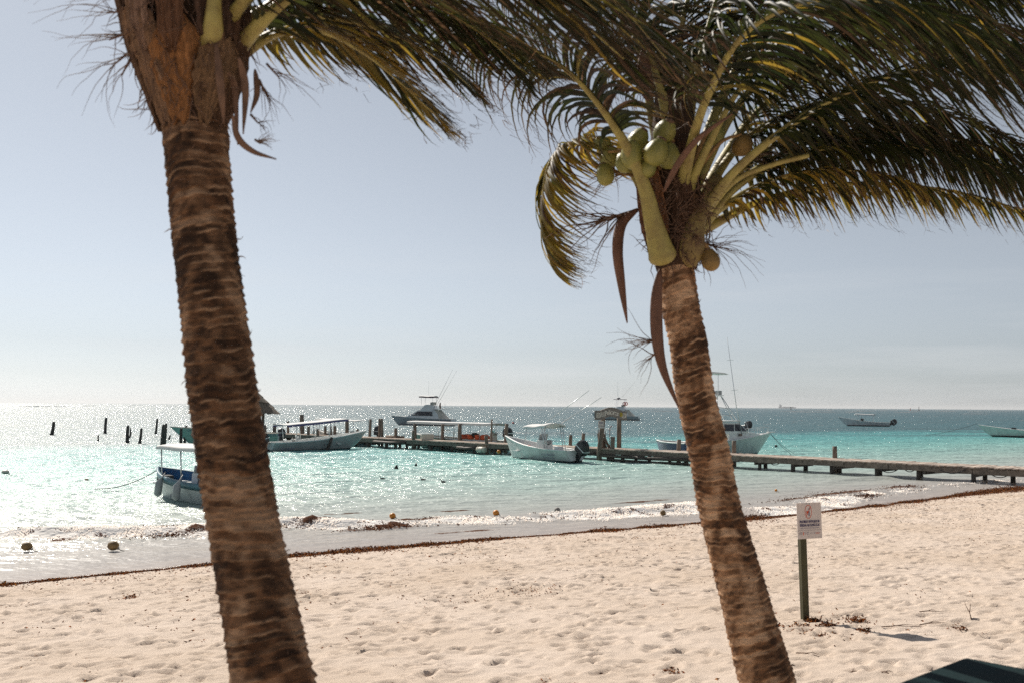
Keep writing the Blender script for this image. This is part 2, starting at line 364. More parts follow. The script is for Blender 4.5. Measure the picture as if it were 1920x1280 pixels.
# flecks of dry weed in the sand
fl = N(t, 'ShaderNodeMapRange'); fl.inputs['From Min'].default_value = .60; fl.inputs['From Max'].default_value = .72; L(n2.outputs[0], fl.inputs[0])
n4 = N(t, 'ShaderNodeTexNoise', Scale=.7, Detail=3.0); L(ge.outputs['Position'], n4.inputs[0])
fm = N(t, 'ShaderNodeMapRange'); fm.inputs['From Min'].default_value = .44; fm.inputs['From Max'].default_value = .66; fm.inputs['To Max'].default_value = .9; L(n4.outputs[0], fm.inputs[0])
mu = N(t, 'ShaderNodeMath', operation='MULTIPLY'); L(fl.outputs[0], mu.inputs[0]); L(fm.outputs[0], mu.inputs[1])
mx = N(t, 'ShaderNodeMix', data_type='RGBA'); L(mu.outputs[0], mx.inputs[0]); L(cr.outputs[0], mx.inputs[6]); mx.inputs[7].default_value = (.20, .11, .055, 1)
gr = N(t, 'ShaderNodeMapRange'); gr.inputs['From Min'].default_value = .3; gr.inputs['From Max'].default_value = .7; gr.inputs['To Min'].default_value = .86; gr.inputs['To Max'].default_value = 1.1; L(n3.outputs[0], gr.inputs[0])
sc_ = N(t, 'ShaderNodeVectorMath', operation='SCALE'); L(mx.outputs[2], sc_.inputs[0]); L(gr.outputs[0], sc_.inputs['Scale'])
wet = N(t, 'ShaderNodeMapRange'); wet.inputs['From Min'].default_value = .35; wet.inputs['From Max'].default_value = -.1; L(at_.outputs['Fac'], wet.inputs[0])
wm = N(t, 'ShaderNodeMix', data_type='RGBA'); L(wet.outputs[0], wm.inputs[0]); L(sc_.outputs[0], wm.inputs[6]); wm.inputs[7].default_value = (.27, .20, .155, 1)
L(wm.outputs[2], b.inputs['Base Color'])
wr = N(t, 'ShaderNodeMapRange'); wr.inputs['To Min'].default_value = .92; wr.inputs['To Max'].default_value = .25; L(wet.outputs[0], wr.inputs[0]); L(wr.outputs[0], b.inputs['Roughness'])
b.inputs['Specular IOR Level'].default_value = .25
bm_ = N(t, 'ShaderNodeMath', operation='MULTIPLY_ADD'); L(n2.outputs[0], bm_.inputs[0]); bm_.inputs[1].default_value = 1.5; L(n3.outputs[0], bm_.inputs[2])
bp = N(t, 'ShaderNodeBump', Strength=.55, Distance=.03); L(bm_.outputs[0], bp.inputs['Height']); L(bp.outputs[0], b.inputs['Normal'])
beach = npmesh('beach', np.stack([XX, YY, ZZ], -1).reshape(-1, 3), grid_faces(len(U), len(S)), mt, True, {'inland': rel})
tag(beach, 'pale pinkish sand of the beach, pitted with footprints', kind='structure')

# ------------------------------------------------------------------ the sea
_br = [(-150, 1008), (0, 1000), (150, 1000), (330, 996), (530, 984), (720, 981), (900, 972), (1050, 965), (1200, 957), (1310, 949), (1420, 962), (1500, 945), (1600, 928), (1690, 914), (1850, 902), (2000, 893)]
_b = [us(*on_z(x, y, .05).xy) for x, y in _br]
_bu = np.array([a for a, c in _b]); _bd = np.array([shore(a) - c for a, c in _b])
U = np.array(grow(-8, -6500, .3, 1.14)[::-1] + list(np.arange(-8, 62, .17)) + grow(62, 6500, .3, 1.13))
Dd = np.array([-.8] + list(np.arange(-.4, 14, .09)) + grow(14, 7800, .1, 1.028))
UU, DD = np.meshgrid(U, Dd, indexing='ij')
SW = shore(UU) - DD
X = P0.x + UU * D_.x + SW * N_.x; Y = P0.y + UU * D_.y + SW * N_.y
far = np.clip(1 - (DD - 60) / 120, 0, 1)
amp = np.clip(DD / 25, 0.02, 1) * far
wd_ = .35 * X + .94 * Y
Z = amp * (.07 * fbm(UU * .18 + 3, DD * .55, 3, 21) + .05 * fbm(X * .8, Y * 1.1, 3, 25))
db = np.interp(UU, _bu, _bd)
calm = lambda u_: np.interp(u_, [26, 31], [1, .42])
env = np.clip(.65 + .75 * fbm(UU * .33, UU * 0, 3, 31), .12, 1.4) * calm(UU)
wob = .7 * fbm(UU * .5, UU * 0 + 4, 3, 33)
q = (DD - db - wob)
ridge = np.where(q > 0, np.exp(-(q / 1.1) ** 2), np.exp(-(q / .38) ** 2))
Z += .20 * env * ridge
q2 = DD - db * 1.9 - 1.2 + 1.2 * fbm(UU * .2, UU * 0 + 9, 2, 35)
env2 = np.clip(fbm(UU * .25, UU * 0 + 2, 2, 37) + .25, 0, 1)
Z += .10 * env2 * np.where(q2 > 0, np.exp(-(q2 / 1.0) ** 2), np.exp(-(q2 / .5) ** 2)) + .045 * env2 * np.exp(-((q2 - 3.2) / 1.) ** 2)
lace = fbm(UU * 2.2, DD * 2.6, 4, 41); lump = fbm(UU * 4.5, DD * 5.5, 3, 43)
foam = np.clip(env * 1.25 * np.exp(-((q + .3) / .6) ** 2) + .55 * lace + .35 * lump, 0, 1) * np.exp(-((q + .3) / .95) ** 2)
sw1 = DD - .55 - .35 * fbm(UU * .45, UU * 0 + 1, 3, 45); sw2 = DD - .45 * db - .5 * fbm(UU * .4, UU * 0 + 5, 3, 47)
foam += .75 * np.exp(-(sw1 / .16) ** 2) * np.clip(lace + .55, 0, 1) + .5 * np.exp(-(sw2 / .3) ** 2) * np.clip(lace * 1.6 + .15, 0, 1)
Z += .055 * np.clip(foam, 0, 1) * (lump + .35) * (DD < 12)
weed = np.zeros_like(DD)
for px, py, su, sd, h in ((330, 998, .95, .3, .16), (600, 979, .9, .3, .15), (720, 984, 1.1, .34, .2), (790, 972, .8, .22, .1), (640, 957, .8, .25, .1), (1410, 966, .6, .22, .1), (1460, 968, 1.2, .25, .14), (1575, 922, 2.6, .5, .26), (1500, 933, 1.6, .4, .18), (1690, 911, 1.5, .4, .2), (1620, 927, .8, .3, .1), (835, 992, .5, .15, .06), (905, 987, .7, .15, .06), (1650, 958, .3, .1, .03), (120, 1005, .5, .2, .06), (860, 951, 1.0, .25, .1), (1215, 934, 1.5, .3, .08), (1290, 938, 1.2, .3, .08)):
    a, c = us(*on_z(px, py, .1).xy); d = shore(a) - c
    g = np.exp(-((UU - a) / su) ** 2 - ((DD - d) / sd) ** 2)
    weed = np.maximum(weed, g * (1 + 1.2 * lace + .8 * lump)); Z += .2 * h * g * (1 + 1.5 * lump + .8 * lace)
WEEDSPOT = [(330, 998, .95, .3), (600, 979, .9, .3), (720, 984, 1.1, .34), (790, 972, .8, .22), (1410, 966, .6, .22), (1460, 968, 1.2, .25), (1575, 922, 2.6, .5), (1500, 933, 1.6, .4), (1690, 911, 1.5, .4), (1620, 927, .8, .3)]
mt, t, b, out = newmat('sea_water'); L = t.links.new
ge = N(t, 'ShaderNodeNewGeometry'); a1 = N(t, 'ShaderNodeAttribute', attribute_name='offshore'); a2 = N(t, 'ShaderNodeAttribute', attribute_name='foam'); a3 = N(t, 'ShaderNodeAttribute', attribute_name='weed')
lg = N(t, 'ShaderNodeMath', operation='LOGARITHM'); mxx = N(t, 'ShaderNodeMath', operation='MAXIMUM'); L(a1.outputs['Fac'], mxx.inputs[0]); mxx.inputs[1].default_value = 1.0
L(mxx.outputs[0], lg.inputs[0]); lg.inputs[1].default_value = 1000.0
nz = N(t, 'ShaderNodeTexNoise', Scale=.06, Detail=4.0); L(ge.outputs['Position'], nz.inputs[0])
ma = N(t, 'ShaderNodeMath', operation='MULTIPLY_ADD'); L(nz.outputs[0], ma.inputs[0]); ma.inputs[1].default_value = .06
sb = N(t, 'ShaderNodeMath', operation='SUBTRACT'); L(lg.outputs[0], sb.inputs[0]); sb.inputs[1].default_value = .03; L(sb.outputs[0], ma.inputs[2])
cr = N(t, 'ShaderNodeValToRGB'); L(ma.outputs[0], cr.inputs[0]); e = cr.color_ramp.elements
stops = [(0.0, (.37, .325, .30)), (.22, (.36, .345, .325)), (.34, (.34, .40, .375)), (.42, (.29, .43, .40)), (.49, (.165, .40, .375)), (.545, (.06, .32, .32)), (.585, (.028, .235, .25)), (.612, (.009, .10, .125)), (.80, (.006, .082, .112)), (1.0, (.008, .075, .105))]
e[0].position, e[0].color = stops[0][0], c4(stops[0][1]); e[1].position, e[1].color = stops[-1][0], c4(stops[-1][1])
for p_, c_ in stops[1:-1]:
    x = e.new(p_); x.color = c4(c_)
# seagrass beds showing dark through the water
sm = N(t, 'ShaderNodeMapping'); sm.inputs['Scale'].default_value = (.02, .045, .02); sm.inputs['Rotation'].default_value = (0, 0, R(-10)); L(ge.outputs['Position'], sm.inputs[0])
sg = N(t, 'ShaderNodeTexNoise', Scale=1.0, Detail=5.0, Roughness=.6); L(sm.outputs[0], sg.inputs[0])
sr = N(t, 'ShaderNodeMapRange'); sr.inputs['From Min'].default_value = .52; sr.inputs['From Max'].default_value = .60; sr.inputs['To Max'].default_value = .8; L(sg.outputs[0], sr.inputs[0])
sd_ = N(t, 'ShaderNodeMapRange'); sd_.inputs['From Min'].default_value = 34; sd_.inputs['From Max'].default_value = 48; L(a1.outputs['Fac'], sd_.inputs[0])
sx = N(t, 'ShaderNodeMath', operation='MULTIPLY'); L(sr.outputs[0], sx.inputs[0]); L(sd_.outputs[0], sx.inputs[1])
m0 = N(t, 'ShaderNodeMix', data_type='RGBA'); L(sx.outputs[0], m0.inputs[0]); L(cr.outputs[0], m0.inputs[6]); m0.inputs[7].default_value = (.012, .075, .095, 1)
nf = N(t, 'ShaderNodeTexNoise', Scale=12.0, Detail=6.0, Roughness=.75); L(ge.outputs['Position'], nf.inputs[0])
def thr(attr, k, lo, hi):
    s_ = N(t, 'ShaderNodeMath', operation='MULTIPLY_ADD'); L(nf.outputs[0], s_.inputs[0]); s_.inputs[1].default_value = k; L(attr, s_.inputs[2])
    r_ = N(t, 'ShaderNodeMapRange'); r_.inputs['From Min'].default_value = lo + k * .5; r_.inputs['From Max'].default_value = hi + k * .5; L(s_.outputs[0], r_.inputs[0]); return r_.outputs[0]
fo = thr(a2.outputs['Fac'], 2.0, .42, .62); we = thr(a3.outputs['Fac'], 2.2, .45, .75)
m1 = N(t, 'ShaderNodeMix', data_type='RGBA'); L(fo, m1.inputs[0]); L(m0.outputs[2], m1.inputs[6]); m1.inputs[7].default_value = (.80, .77, .74, 1)
m2 = N(t, 'ShaderNodeMix', data_type='RGBA'); L(we, m2.inputs[0]); L(m1.outputs[2], m2.inputs[6]); m2.inputs[7].default_value = (.10, .052, .035, 1)
L(m2.outputs[2], b.inputs['Base Color'])
fw = N(t, 'ShaderNodeMath', operation='MAXIMUM'); L(fo, fw.inputs[0]); L(we, fw.inputs[1])
rr = N(t, 'ShaderNodeMapRange'); rr.inputs['To Min'].default_value = .15; rr.inputs['To Max'].default_value = .6; L(fw.outputs[0], rr.inputs[0]); L(rr.outputs[0], b.inputs['Roughness'])
b.inputs['IOR'].default_value = 1.33; b.inputs['Specular IOR Level'].default_value = .5
wm1 = N(t, 'ShaderNodeMapping'); wm1.inputs['Rotation'].default_value = (0, 0, R(-25)); wm1.inputs['Scale'].default_value = (.55, 1, 1); L(ge.outputs['Position'], wm1.inputs[0])
h = None
for scl, wgt, det in ((.45, .9, 3.0), (1.6, .45, 3.0), (6.0, .16, 3.0)):
    nn = N(t, 'ShaderNodeTexNoise', Scale=scl, Detail=det, Roughness=.55); L(wm1.outputs[0], nn.inputs[0])
    q_ = N(t, 'ShaderNodeMath', operation='MULTIPLY_ADD'); L(nn.outputs[0], q_.inputs[0]); q_.inputs[1].default_value = wgt
    if h is None: q_.inputs[2].default_value = 0
    else: L(h, q_.inputs[2])
    h = q_.outputs[0]
ca = N(t, 'ShaderNodeMapRange'); ca.inputs['From Min'].default_value = 1; ca.inputs['From Max'].default_value = 22; ca.inputs['To Min'].default_value = .22; ca.inputs['To Max'].default_value = 1.0; L(a1.outputs['Fac'], ca.inputs[0])
bp = N(t, 'ShaderNodeBump', Strength=1.0); bp.inputs['Distance'].default_value = 1.25; L(h, bp.inputs['Height']); L(ca.outputs[0], bp.inputs['Strength']); L(bp.outputs[0], b.inputs['Normal'])
# rough sea: facets turned to the viewer show the water body, so the mirror share stays modest at grazing angles
fr = N(t, 'ShaderNodeFresnel', IOR=1.33); L(bp.outputs[0], fr.inputs['Normal']); fm_ = N(t, 'ShaderNodeMath', operation='MULTIPLY'); L(fr.outputs[0], fm_.inputs[0]); fm_.inputs[1].default_value = .62
fn = N(t, 'ShaderNodeMath', operation='MINIMUM'); L(fm_.outputs[0], fn.inputs[0]); fn.inputs[1].default_value = .21
iv = N(t, 'ShaderNodeMath', operation='SUBTRACT'); iv.inputs[0].default_value = 1.0; L(fw.outputs[0], iv.inputs[1]); fp = N(t, 'ShaderNodeMath', operation='MULTIPLY'); L(fn.outputs[0], fp.inputs[0]); L(iv.outputs[0], fp.inputs[1])
gl = N(t, 'ShaderNodeBsdfGlossy'); L(rr.outputs[0], gl.inputs['Roughness']); L(bp.outputs[0], gl.inputs['Normal'])
df = N(t, 'ShaderNodeBsdfDiffuse'); L(m2.outputs[2], df.inputs[0]); L(bp.outputs[0], df.inputs['Normal'])
ms = N(t, 'ShaderNodeMixShader'); L(fp.outputs[0], ms.inputs[0]); L(df.outputs[0], ms.inputs[1]); L(gl.outputs[0], ms.inputs[2]); t.nodes.remove(b)
# unresolved small waves: a broad lobe that carries the silver sun glitter
b2_ = N(t, 'ShaderNodeBump'); b2_.inputs['Distance'].default_value = 1.0; L(h, b2_.inputs['Height']); L(ca.outputs[0], b2_.inputs['Strength'])
g2 = N(t, 'ShaderNodeBsdfGlossy', Roughness=.44); L(b2_.outputs[0], g2.inputs['Normal']); ms2 = N(t, 'ShaderNodeMixShader'); ns_ = N(t, 'ShaderNodeMapRange'); ns_.inputs['From Min'].default_value = 1; ns_.inputs['From Max'].default_value = 24; ns_.inputs['To Min'].default_value = .03; ns_.inputs['To Max'].default_value = .15; L(a1.outputs['Fac'], ns_.inputs[0])
fq = N(t, 'ShaderNodeMath', operation='MULTIPLY'); L(iv.outputs[0], fq.inputs[0]); L(ns_.outputs[0], fq.inputs[1])
L(fq.outputs[0], ms2.inputs[0]); L(ms.outputs[0], ms2.inputs[1]); L(g2.outputs[0], ms2.inputs[2]); L(ms2.outputs[0], out.inputs[0])
sea = npmesh('sea', np.stack([X, Y, Z], -1).reshape(-1, 3), grid_faces(len(U), len(Dd))[:, ::-1], mt, True, {'offshore': DD, 'foam': foam, 'weed': weed})
tag(sea, 'turquoise sea running out to the horizon', kind='structure')

# ------------------------------------------------------------------ palms
WIND = Vector((1.0, -.10, -.10)).normalized()
LEAF_DEBUG = False
def mixc(a, b, k): return tuple(a[i] * (1 - k) + b[i] * k for i in range(3))
def frond(parent, org, P3, rad0, bare, n_leaf, l0, hang=.55, wind=.8, curl=1.0, brown=.35, seed=0, tip_fray=True, wid=.036, stiff=.25, lit=0.0):
    """rachis through 3-D points; leaflets leave it on both sides and are bent over by wind and weight"""
    rs = random.Random(seed)
    n = 60; C = spl(P3, n); seg = np.linalg.norm(np.diff(C, axis=0), axis=1); ln = np.concatenate([[0], np.cumsum(seg)]); tot = ln[-1]
    mb = MB(); k = 40; cp = spl(P3, k)
    rad = [max(.004, rad0 * ((1 - i / (k - 1)) ** 1.15) * (1.0 + .5 * math.exp(-(i / (k - 1)) * 7))) for i in range(k)]
    e_ = (cp[0] - cp[2]) / np.linalg.norm(cp[0] - cp[2]) * rad[0]; cp = np.vstack([cp[0] + e_ * q_ for q_ in (.62, .5, .28)] + [cp]); rad = [rad[0] * .35, rad[0] * .68, rad[0] * .92] + rad
    mb.tube(cp, rad, 10, True, .72)
    ro = mb.build('frond', M['petiole'], parent, org, True)
    V = []; F = []; CO = []
    early = Vector((WIND.x * wind * .55, WIND.y * wind * .5, -hang * 1.1)).normalized(); late = Vector((WIND.x * wind * 1.5, WIND.y * wind, -hang * .45)).normalized()
    ns_ = 9
    n_leaf = int(n_leaf * .86)
    for i in range(n_leaf):
        tt = bare + (1 - bare) * ((i + rs.random() * .6) / n_leaf); d = tt * tot
        j = min(int(np.searchsorted(ln, d)), n - 1); j = max(j, 1); a = (d - ln[j - 1]) / max(seg[j - 1], 1e-6)
        p = Vector(C[j - 1] * (1 - a) + C[j] * a); T = Vector(C[j] - C[j - 1]).normalized()
        up = Vector((0, 0, 1)); side = T.cross(up)
        side = side.normalized() if side.length > .15 else Vector((0, 1, 0))
        nrm = side.cross(T)
        q = (tt - bare) / (1 - bare)
        prof = (.45 + .55 * min(1, q / .18)) * (1 - .62 * max(0, (q - .55) / .45) ** 1.6)
        for sg in (-1, 1):
            Lf = l0 * prof * rs.uniform(.78, 1.12)
            ang = R(62 - 34 * q) + rs.gauss(0, .09)
            d0 = (T * math.cos(ang) + side * (sg * math.sin(ang)) + nrm * rs.uniform(.02, .28)).normalized()
            jit = Vector((rs.gauss(0, .06), rs.gauss(0, .06), rs.gauss(0, .06)))
            pos = p.copy(); dirn = d0.copy(); st = Lf / ns_; wv = wid * rs.uniform(.75, 1.2) * (1 - .45 * q)
            bend = curl * rs.uniform(.75, 1.25)
            kb = len(V); br = min(1, max(0, rs.gauss(brown, .22))); dead = rs.random() < brown * .28
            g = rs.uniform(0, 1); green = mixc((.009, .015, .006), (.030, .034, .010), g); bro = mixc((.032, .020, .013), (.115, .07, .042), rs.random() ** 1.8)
            if rs.random() < lit: green = mixc((.13, .115, .03), (.27, .185, .055), g); br *= .7  # sunlit look put into the colour: this share of blades is painted golden
            tw = rs.uniform(-.5, .5)
            for s_ in range(ns_ + 1):
                f_ = s_ / ns_
                wfac = (.35 + .65 * min(1, f_ / .15)) * max(.05, (1 - f_ ** 1.7))
                cr_ = dirn.cross(T); cr_ = cr_.normalized() if cr_.length > .05 else dirn.orthogonal().normalized()
                wv_ = dirn.cross(cr_).normalized()                    # blade width lies along the rachis
                a_ = tw * f_ * 2; wv2 = wv_ * math.cos(a_) + cr_ * math.sin(a_); no = dirn.cross(wv2)
                hw = wv * wfac * .5
                V += [pos - wv2 * hw, pos + no * (hw * .55), pos + wv2 * hw]
                kk = 1.0 if dead else min(1, max(0, br * .55 + (f_ - .62) * 2.1 * (.3 + br)))
                c = mixc(green, bro, kk); CO += [c + (1,)] * 3
                tgt = (early.lerp(late, f_ ** 1.4) + jit).normalized()
                dirn = (dirn * (1 + stiff * (1 - f_)) + tgt * (bend * (.16 + .30 * f_))).normalized()
                dirn = (dirn + Vector((rs.gauss(0, 1), rs.gauss(0, 1), rs.gauss(0, 1))) * (.012 + .09 * f_ ** 3)).normalized()
                pos = pos + dirn * st
            for s_ in range(ns_):
                b_ = kb + s_ * 3; F += [(b_, b_ + 1, b_ + 4, b_ + 3), (b_ + 1, b_ + 2, b_ + 5, b_ + 4)]
            if tip_fray and rs.random() < .55:                        # thin split threads at the tip
                for _ in range(rs.choice((1, 2))):
                    kb = len(V); q0 = pos - dirn * st * rs.uniform(.3, 2.5); dd = (dirn + Vector((rs.gauss(0, .5), rs.gauss(0, .5), rs.gauss(0, .4)))).normalized()
                    ww = dd.orthogonal().normalized() * .0022
                    for s_ in range(4):
                        V += [q0 - ww * (1 - s_ / 4), q0 + ww * (1 - s_ / 4)]; CO += [bro + (1,)] * 2
                        q0 = q0 + dd * (Lf * .055); dd = (dd + Vector((rs.gauss(0, .35), rs.gauss(0, .35), rs.gauss(0, .35)))).normalized()
                    F += [(kb + 2 * s_, kb + 2 * s_ + 1, kb + 2 * s_ + 3, kb + 2 * s_ + 2) for s_ in range(3)]
    V = np.array([tuple(v) for v in V]) - np.array(org)
    npmesh('leaflet_blades', V, np.array(F), M['leaf'], True, None, np.array(CO), ro)
    return ro
def trunk_mesh(name, parent, org, cpts, widths, depth, seed, tint):
    """ringed trunk: overlapping old leaf-base scars step out and in, each band with its own bark colour"""
    rs = random.Random(seed); nr = 900; n = 64
    pts = [at(x, y, depth) for x, y in cpts]; C = spl(pts, nr); rad = np.interp(np.linspace(0, len(pts) - 1, nr), range(len(pts)), [w_ / FPX * depth / 2 for w_ in widths])
    ln = np.concatenate([[0], np.cumsum(np.linalg.norm(np.diff(C, axis=0), axis=1))])
    edges = [0.]
    while edges[-1] < ln[-1] + .2: edges.append(edges[-1] + rs.uniform(.020, .050))
    edges = np.array(edges); tone = np.array([rs.random() for _ in edges]); tiltA = np.array([rs.uniform(0, 6.28) for _ in edges])
    th = np.linspace(0, 2 * np.pi, n, endpoint=False)
    V = []; CO = []
    pal = [(.115, .072, .047), (.19, .118, .072), (.47, .345, .24), (.042, .026, .018), (.24, .115, .052)]
    for i in range(nr):
        T = C[min(i + 1, nr - 1)] - C[max(i - 1, 0)]; T /= np.linalg.norm(T)
        A = np.cross(T, (0, 1, 0)); A /= np.linalg.norm(A); B = np.cross(T, A)
        wob = .020 * np.sin(th * 1 + ln[i] * 3.1) + .015 * vnoise(np.cos(th) * 1.5 + ln[i] * 3, np.sin(th) * 1.5 + ln[i] * 2, seed) + .007 * vnoise(np.cos(th) * 4 + ln[i] * 9, np.sin(th) * 4 + ln[i] * 6, seed + 2)
        l = ln[i] + wob
        k = np.clip(np.searchsorted(edges, l) - 1, 0, len(edges) - 2); ph = (l - edges[k]) / (edges[k + 1] - edges[k])
        saw = np.where(ph < .9, (ph / .9) ** 1.5, (1 - ph) / .1)                                          # along the path (downwards) each band flares, then steps in
        a1 = fbm(np.cos(th) * 2.2 + k * 7.7, np.sin(th) * 2.2 + l * 9, 3, seed + 3)
        fib = vnoise(th * 16, l * 24 + k, seed + 5); rag = vnoise(th * 9 + k * 3, l * 60, seed + 8)
        r = rad[i] * (1 + .062 * (saw - .5) * (0.55 + .7 * tone[k]) * (1 + .5 * a1) + .03 * a1 + .012 * fib + .016 * rag)
        P = C[i] + r[:, None] * (np.cos(th)[:, None] * A + np.sin(th)[:, None] * B)
        V.append(P)
        pa_ = np.array(pal); nb = np.clip(.5 + 1.0 * fbm(np.cos(th) * 2.4 + k * 1.7, np.sin(th) * 2.4 + l * 14, 4, seed + 11), 0, 1)
        nb2 = np.clip(.5 + 1.1 * fbm(np.cos(th) * 5 + k * 3.1, np.sin(th) * 5 + l * 40, 3, seed + 17), 0, 1)
        nb3 = np.clip(.5 + 1.3 * fbm(np.cos(th) * 1.2 + l * 2.5, np.sin(th) * 1.2 + l * 3.5, 3, seed + 23), 0, 1)
        lev = np.clip(.36 * nb + .30 * nb2 + .42 * tone[k] + .5 * nb3 - .34, 0, 1)[:, None]; lev = lev * lev * (3 - 2 * lev); red = (tone[(k + 1) % len(tone)] * nb2)[:, None]
        base = np.where(lev < .5, pa_[3] + (pa_[1] - pa_[3]) * lev * 2, pa_[1] + (pa_[2] - pa_[1]) * (lev - .5) * 2)
        base = base * (1 - .45 * red) + pa_[4] * .45 * red
        rim = np.clip((ph - .66) / .2, 0, 1)[:, None] * np.clip(.15 + 1.5 * vnoise(np.cos(th) * 1.8 + k * 3.3, np.sin(th) * 1.8 + l * 3, seed + 13), 0, 1)[:, None]
        base = base * (1 - .85 * rim) + np.array((.38, .27, .185)) * .85 * rim
        CO.append(np.concatenate([base * np.array(tint), np.ones((n, 1))], 1))
    V = np.concatenate(V) - np.array(org); F = []
    i = np.arange(nr - 1)[:, None] * n; j = np.arange(n)[None, :]; j2 = (j + 1) % n
    F = np.stack([(i + j), (i + j2), (i + n + j2), (i + n + j)], -1).reshape(-1, 4)
    o = npmesh(name, V, F, M['bark'], True, None, np.concatenate(CO), parent)
    mb = MB()                                                     # torn fibres that stick out of the rings
    for k in range(90):
        a = rs.uniform(0, 6.28); i = rs.randrange(8, nr - 60); c = Vector(C[i]); d = Vector((math.cos(a), math.sin(a), 0)); p = c + d * rad[i] * .97
        q = [p]; dd = (d + Vector((rs.gauss(0, .5), rs.gauss(0, .5), rs.gauss(-.2, .6)))).normalized(); le = rs.uniform(.012, .04)
        for s_ in range(3): q.append(q[-1] + dd * le / 3); dd = (dd + Vector((rs.gauss(0, .4), rs.gauss(0, .4), rs.gauss(0, .4)))).normalized()
        mb.tube(q, [.003, .0025, .0015, .0006], 4)
    tag(mb.build('bark_fibre', M['twig'], parent, org, True), kind='stuff')
    return o
def sheath(parent, org, axis, a0, a1, prof, col, seed, thick=.012, skew=0.0, name='leaf_sheath'):
    """curved shield of old leaf base / fibre cloth wrapped round the crown; axis = bottom & top points, prof = radius by height"""
    rs = random.Random(seed); A0, A1 = Vector(axis[0]), Vector(axis[1]); n, k = 22, 26; V = []; CO = []
    for lay in (0, 1):
        for i in range(k):
            f = i / (k - 1); c = A0.lerp(A1, f); r = np.interp(f, [p[0] for p in prof], [p[1] for p in prof]) - lay * thick
            wd = np.interp(f, [p[0] for p in prof], [p[2] for p in prof])
            mid = (a0 + a1) / 2 + skew * f; hw = (a1 - a0) / 2 * wd
            for j in range(n):
                g = j / (n - 1) * 2 - 1; a = mid + hw * g * (1 + .06 * math.sin(i * 1.7 + seed)); rr = r * (1 + .03 * math.sin(g * 9 + seed) + .02 * rs.gauss(0, 1) * .4 - .05 * g * g)
                V.append((c.x + rr * math.cos(a), c.y + rr * math.sin(a), c.z + .012 * math.sin(g * 5 + seed)))
                s_ = max(0.25, 1 + .35 * math.sin(g * 23 + seed * 3 + f * 2) * .6 + rs.gauss(0, .13)); CO.append((col[0] * s_, col[1] * s_, col[2] * s_, 1))
    F = []
    for lay in (0, 1):
        o = lay * n * k
        for i in range(k - 1):
            for j in range(n - 1):
                q = (o + i * n + j, o + i * n + j + 1, o + (i + 1) * n + j + 1, o + (i + 1) * n + j); F.append(q if lay == 0 else q[::-1])
    O = n * k
    for i in range(k - 1): F += [(i * n, (i + 1) * n, O + (i + 1) * n, O + i * n), (i * n + n - 1, O + i * n + n - 1, O + (i + 1) * n + n - 1, (i + 1) * n + n - 1)]
    for j in range(n - 1): F += [(j, O + j, O + j + 1, j + 1)]
    return npmesh(name, np.array(V) - np.array(org), np.array(F), M['sheath'], True, None, np.array(CO), parent)
def spray(parent, org, base, dirv, n, le, seed, name='flower_stalk', mat='twig', r0=.006, spread=.7, sag=.35, stem=.25, wob=.16):
    """bare branched flower stalk: a stem with thin wiry twigs"""
    rs = random.Random(seed); mb = MB(); b = Vector(base); d = Vector(dirv).normalized()
    sp = [b + d * (le * stem * k / 4) + Vector((0, 0, -.02 * k * sag)) for k in range(5)]
    mb.tube(sp, [r0 * 1.6, r0 * 1.5, r0 * 1.3, r0 * 1.1, r0 * .8], 6)
    for i in range(n):
        p = sp[0].lerp(sp[-1], rs.uniform(.25, 1)); dd = (d + Vector((rs.gauss(0, spread), rs.gauss(0, spread), rs.gauss(0, spread)))).normalized(); L_ = le * rs.uniform(.4, 1); q = [p]
        for s_ in range(8):
            q.append(q[-1] + dd * (L_ / 8)); dd = (dd + Vector((rs.gauss(0, wob), rs.gauss(0, wob), rs.gauss(0, wob) - sag * .3))).normalized()
        mb.tube(q, [r0 * .55 * (1 - .8 * k / 8) for k in range(9)], 4)
    return mb.build(name, M[mat], parent, org, True)
def spike(parent, org, pts, wmax, mat='spathe', name='dry_spathe', flat=.45):
    C = spl(pts, 26); mb = MB()
    mb.tube(C, [max(.003, wmax * (math.sin(math.pi * min(1, (i / 25) ** .8 * .93 + .05)) ** .8)) for i in range(26)], 10, True, flat)
    return mb.build(name, M[mat], parent, org, True)
def coconut(parent, org, px, py, Y, rp, seed, mat='coconut', name='coconut'):
    rs = random.Random(seed); c = at(px, py, Y); r = rp / FPX * Y; mb = MB()
    Mr = Matrix.Rotation(rs.gauss(0, .35), 3, 'X') @ Matrix.Rotation(rs.gauss(0, .35), 3, 'Y') @ Matrix.Rotation(rs.random() * 6, 3, 'Z')
    mb.ell((0, 0, 0), (r * .94, r * .94, r * rs.uniform(1.15, 1.32)), 20, 14)
    mb.v = [tuple(c + Mr @ Vector((x * (1 + .06 * math.cos(3 * math.atan2(y, x)) - .12 * (z / r)), y * (1 + .06 * math.cos(3 * math.atan2(y, x)) - .12 * (z / r)), z))) for x, y, z in mb.v]
    o = mb.build(name, M[mat], parent, org, True)
    cap = MB(); cap.ell(c + Mr @ Vector((0, 0, r * 1.1)), (r * .42, r * .42, r * .16), 10, 6, Mr); cap.build('husk_cap', M['twig'], o, org, True)
    return o

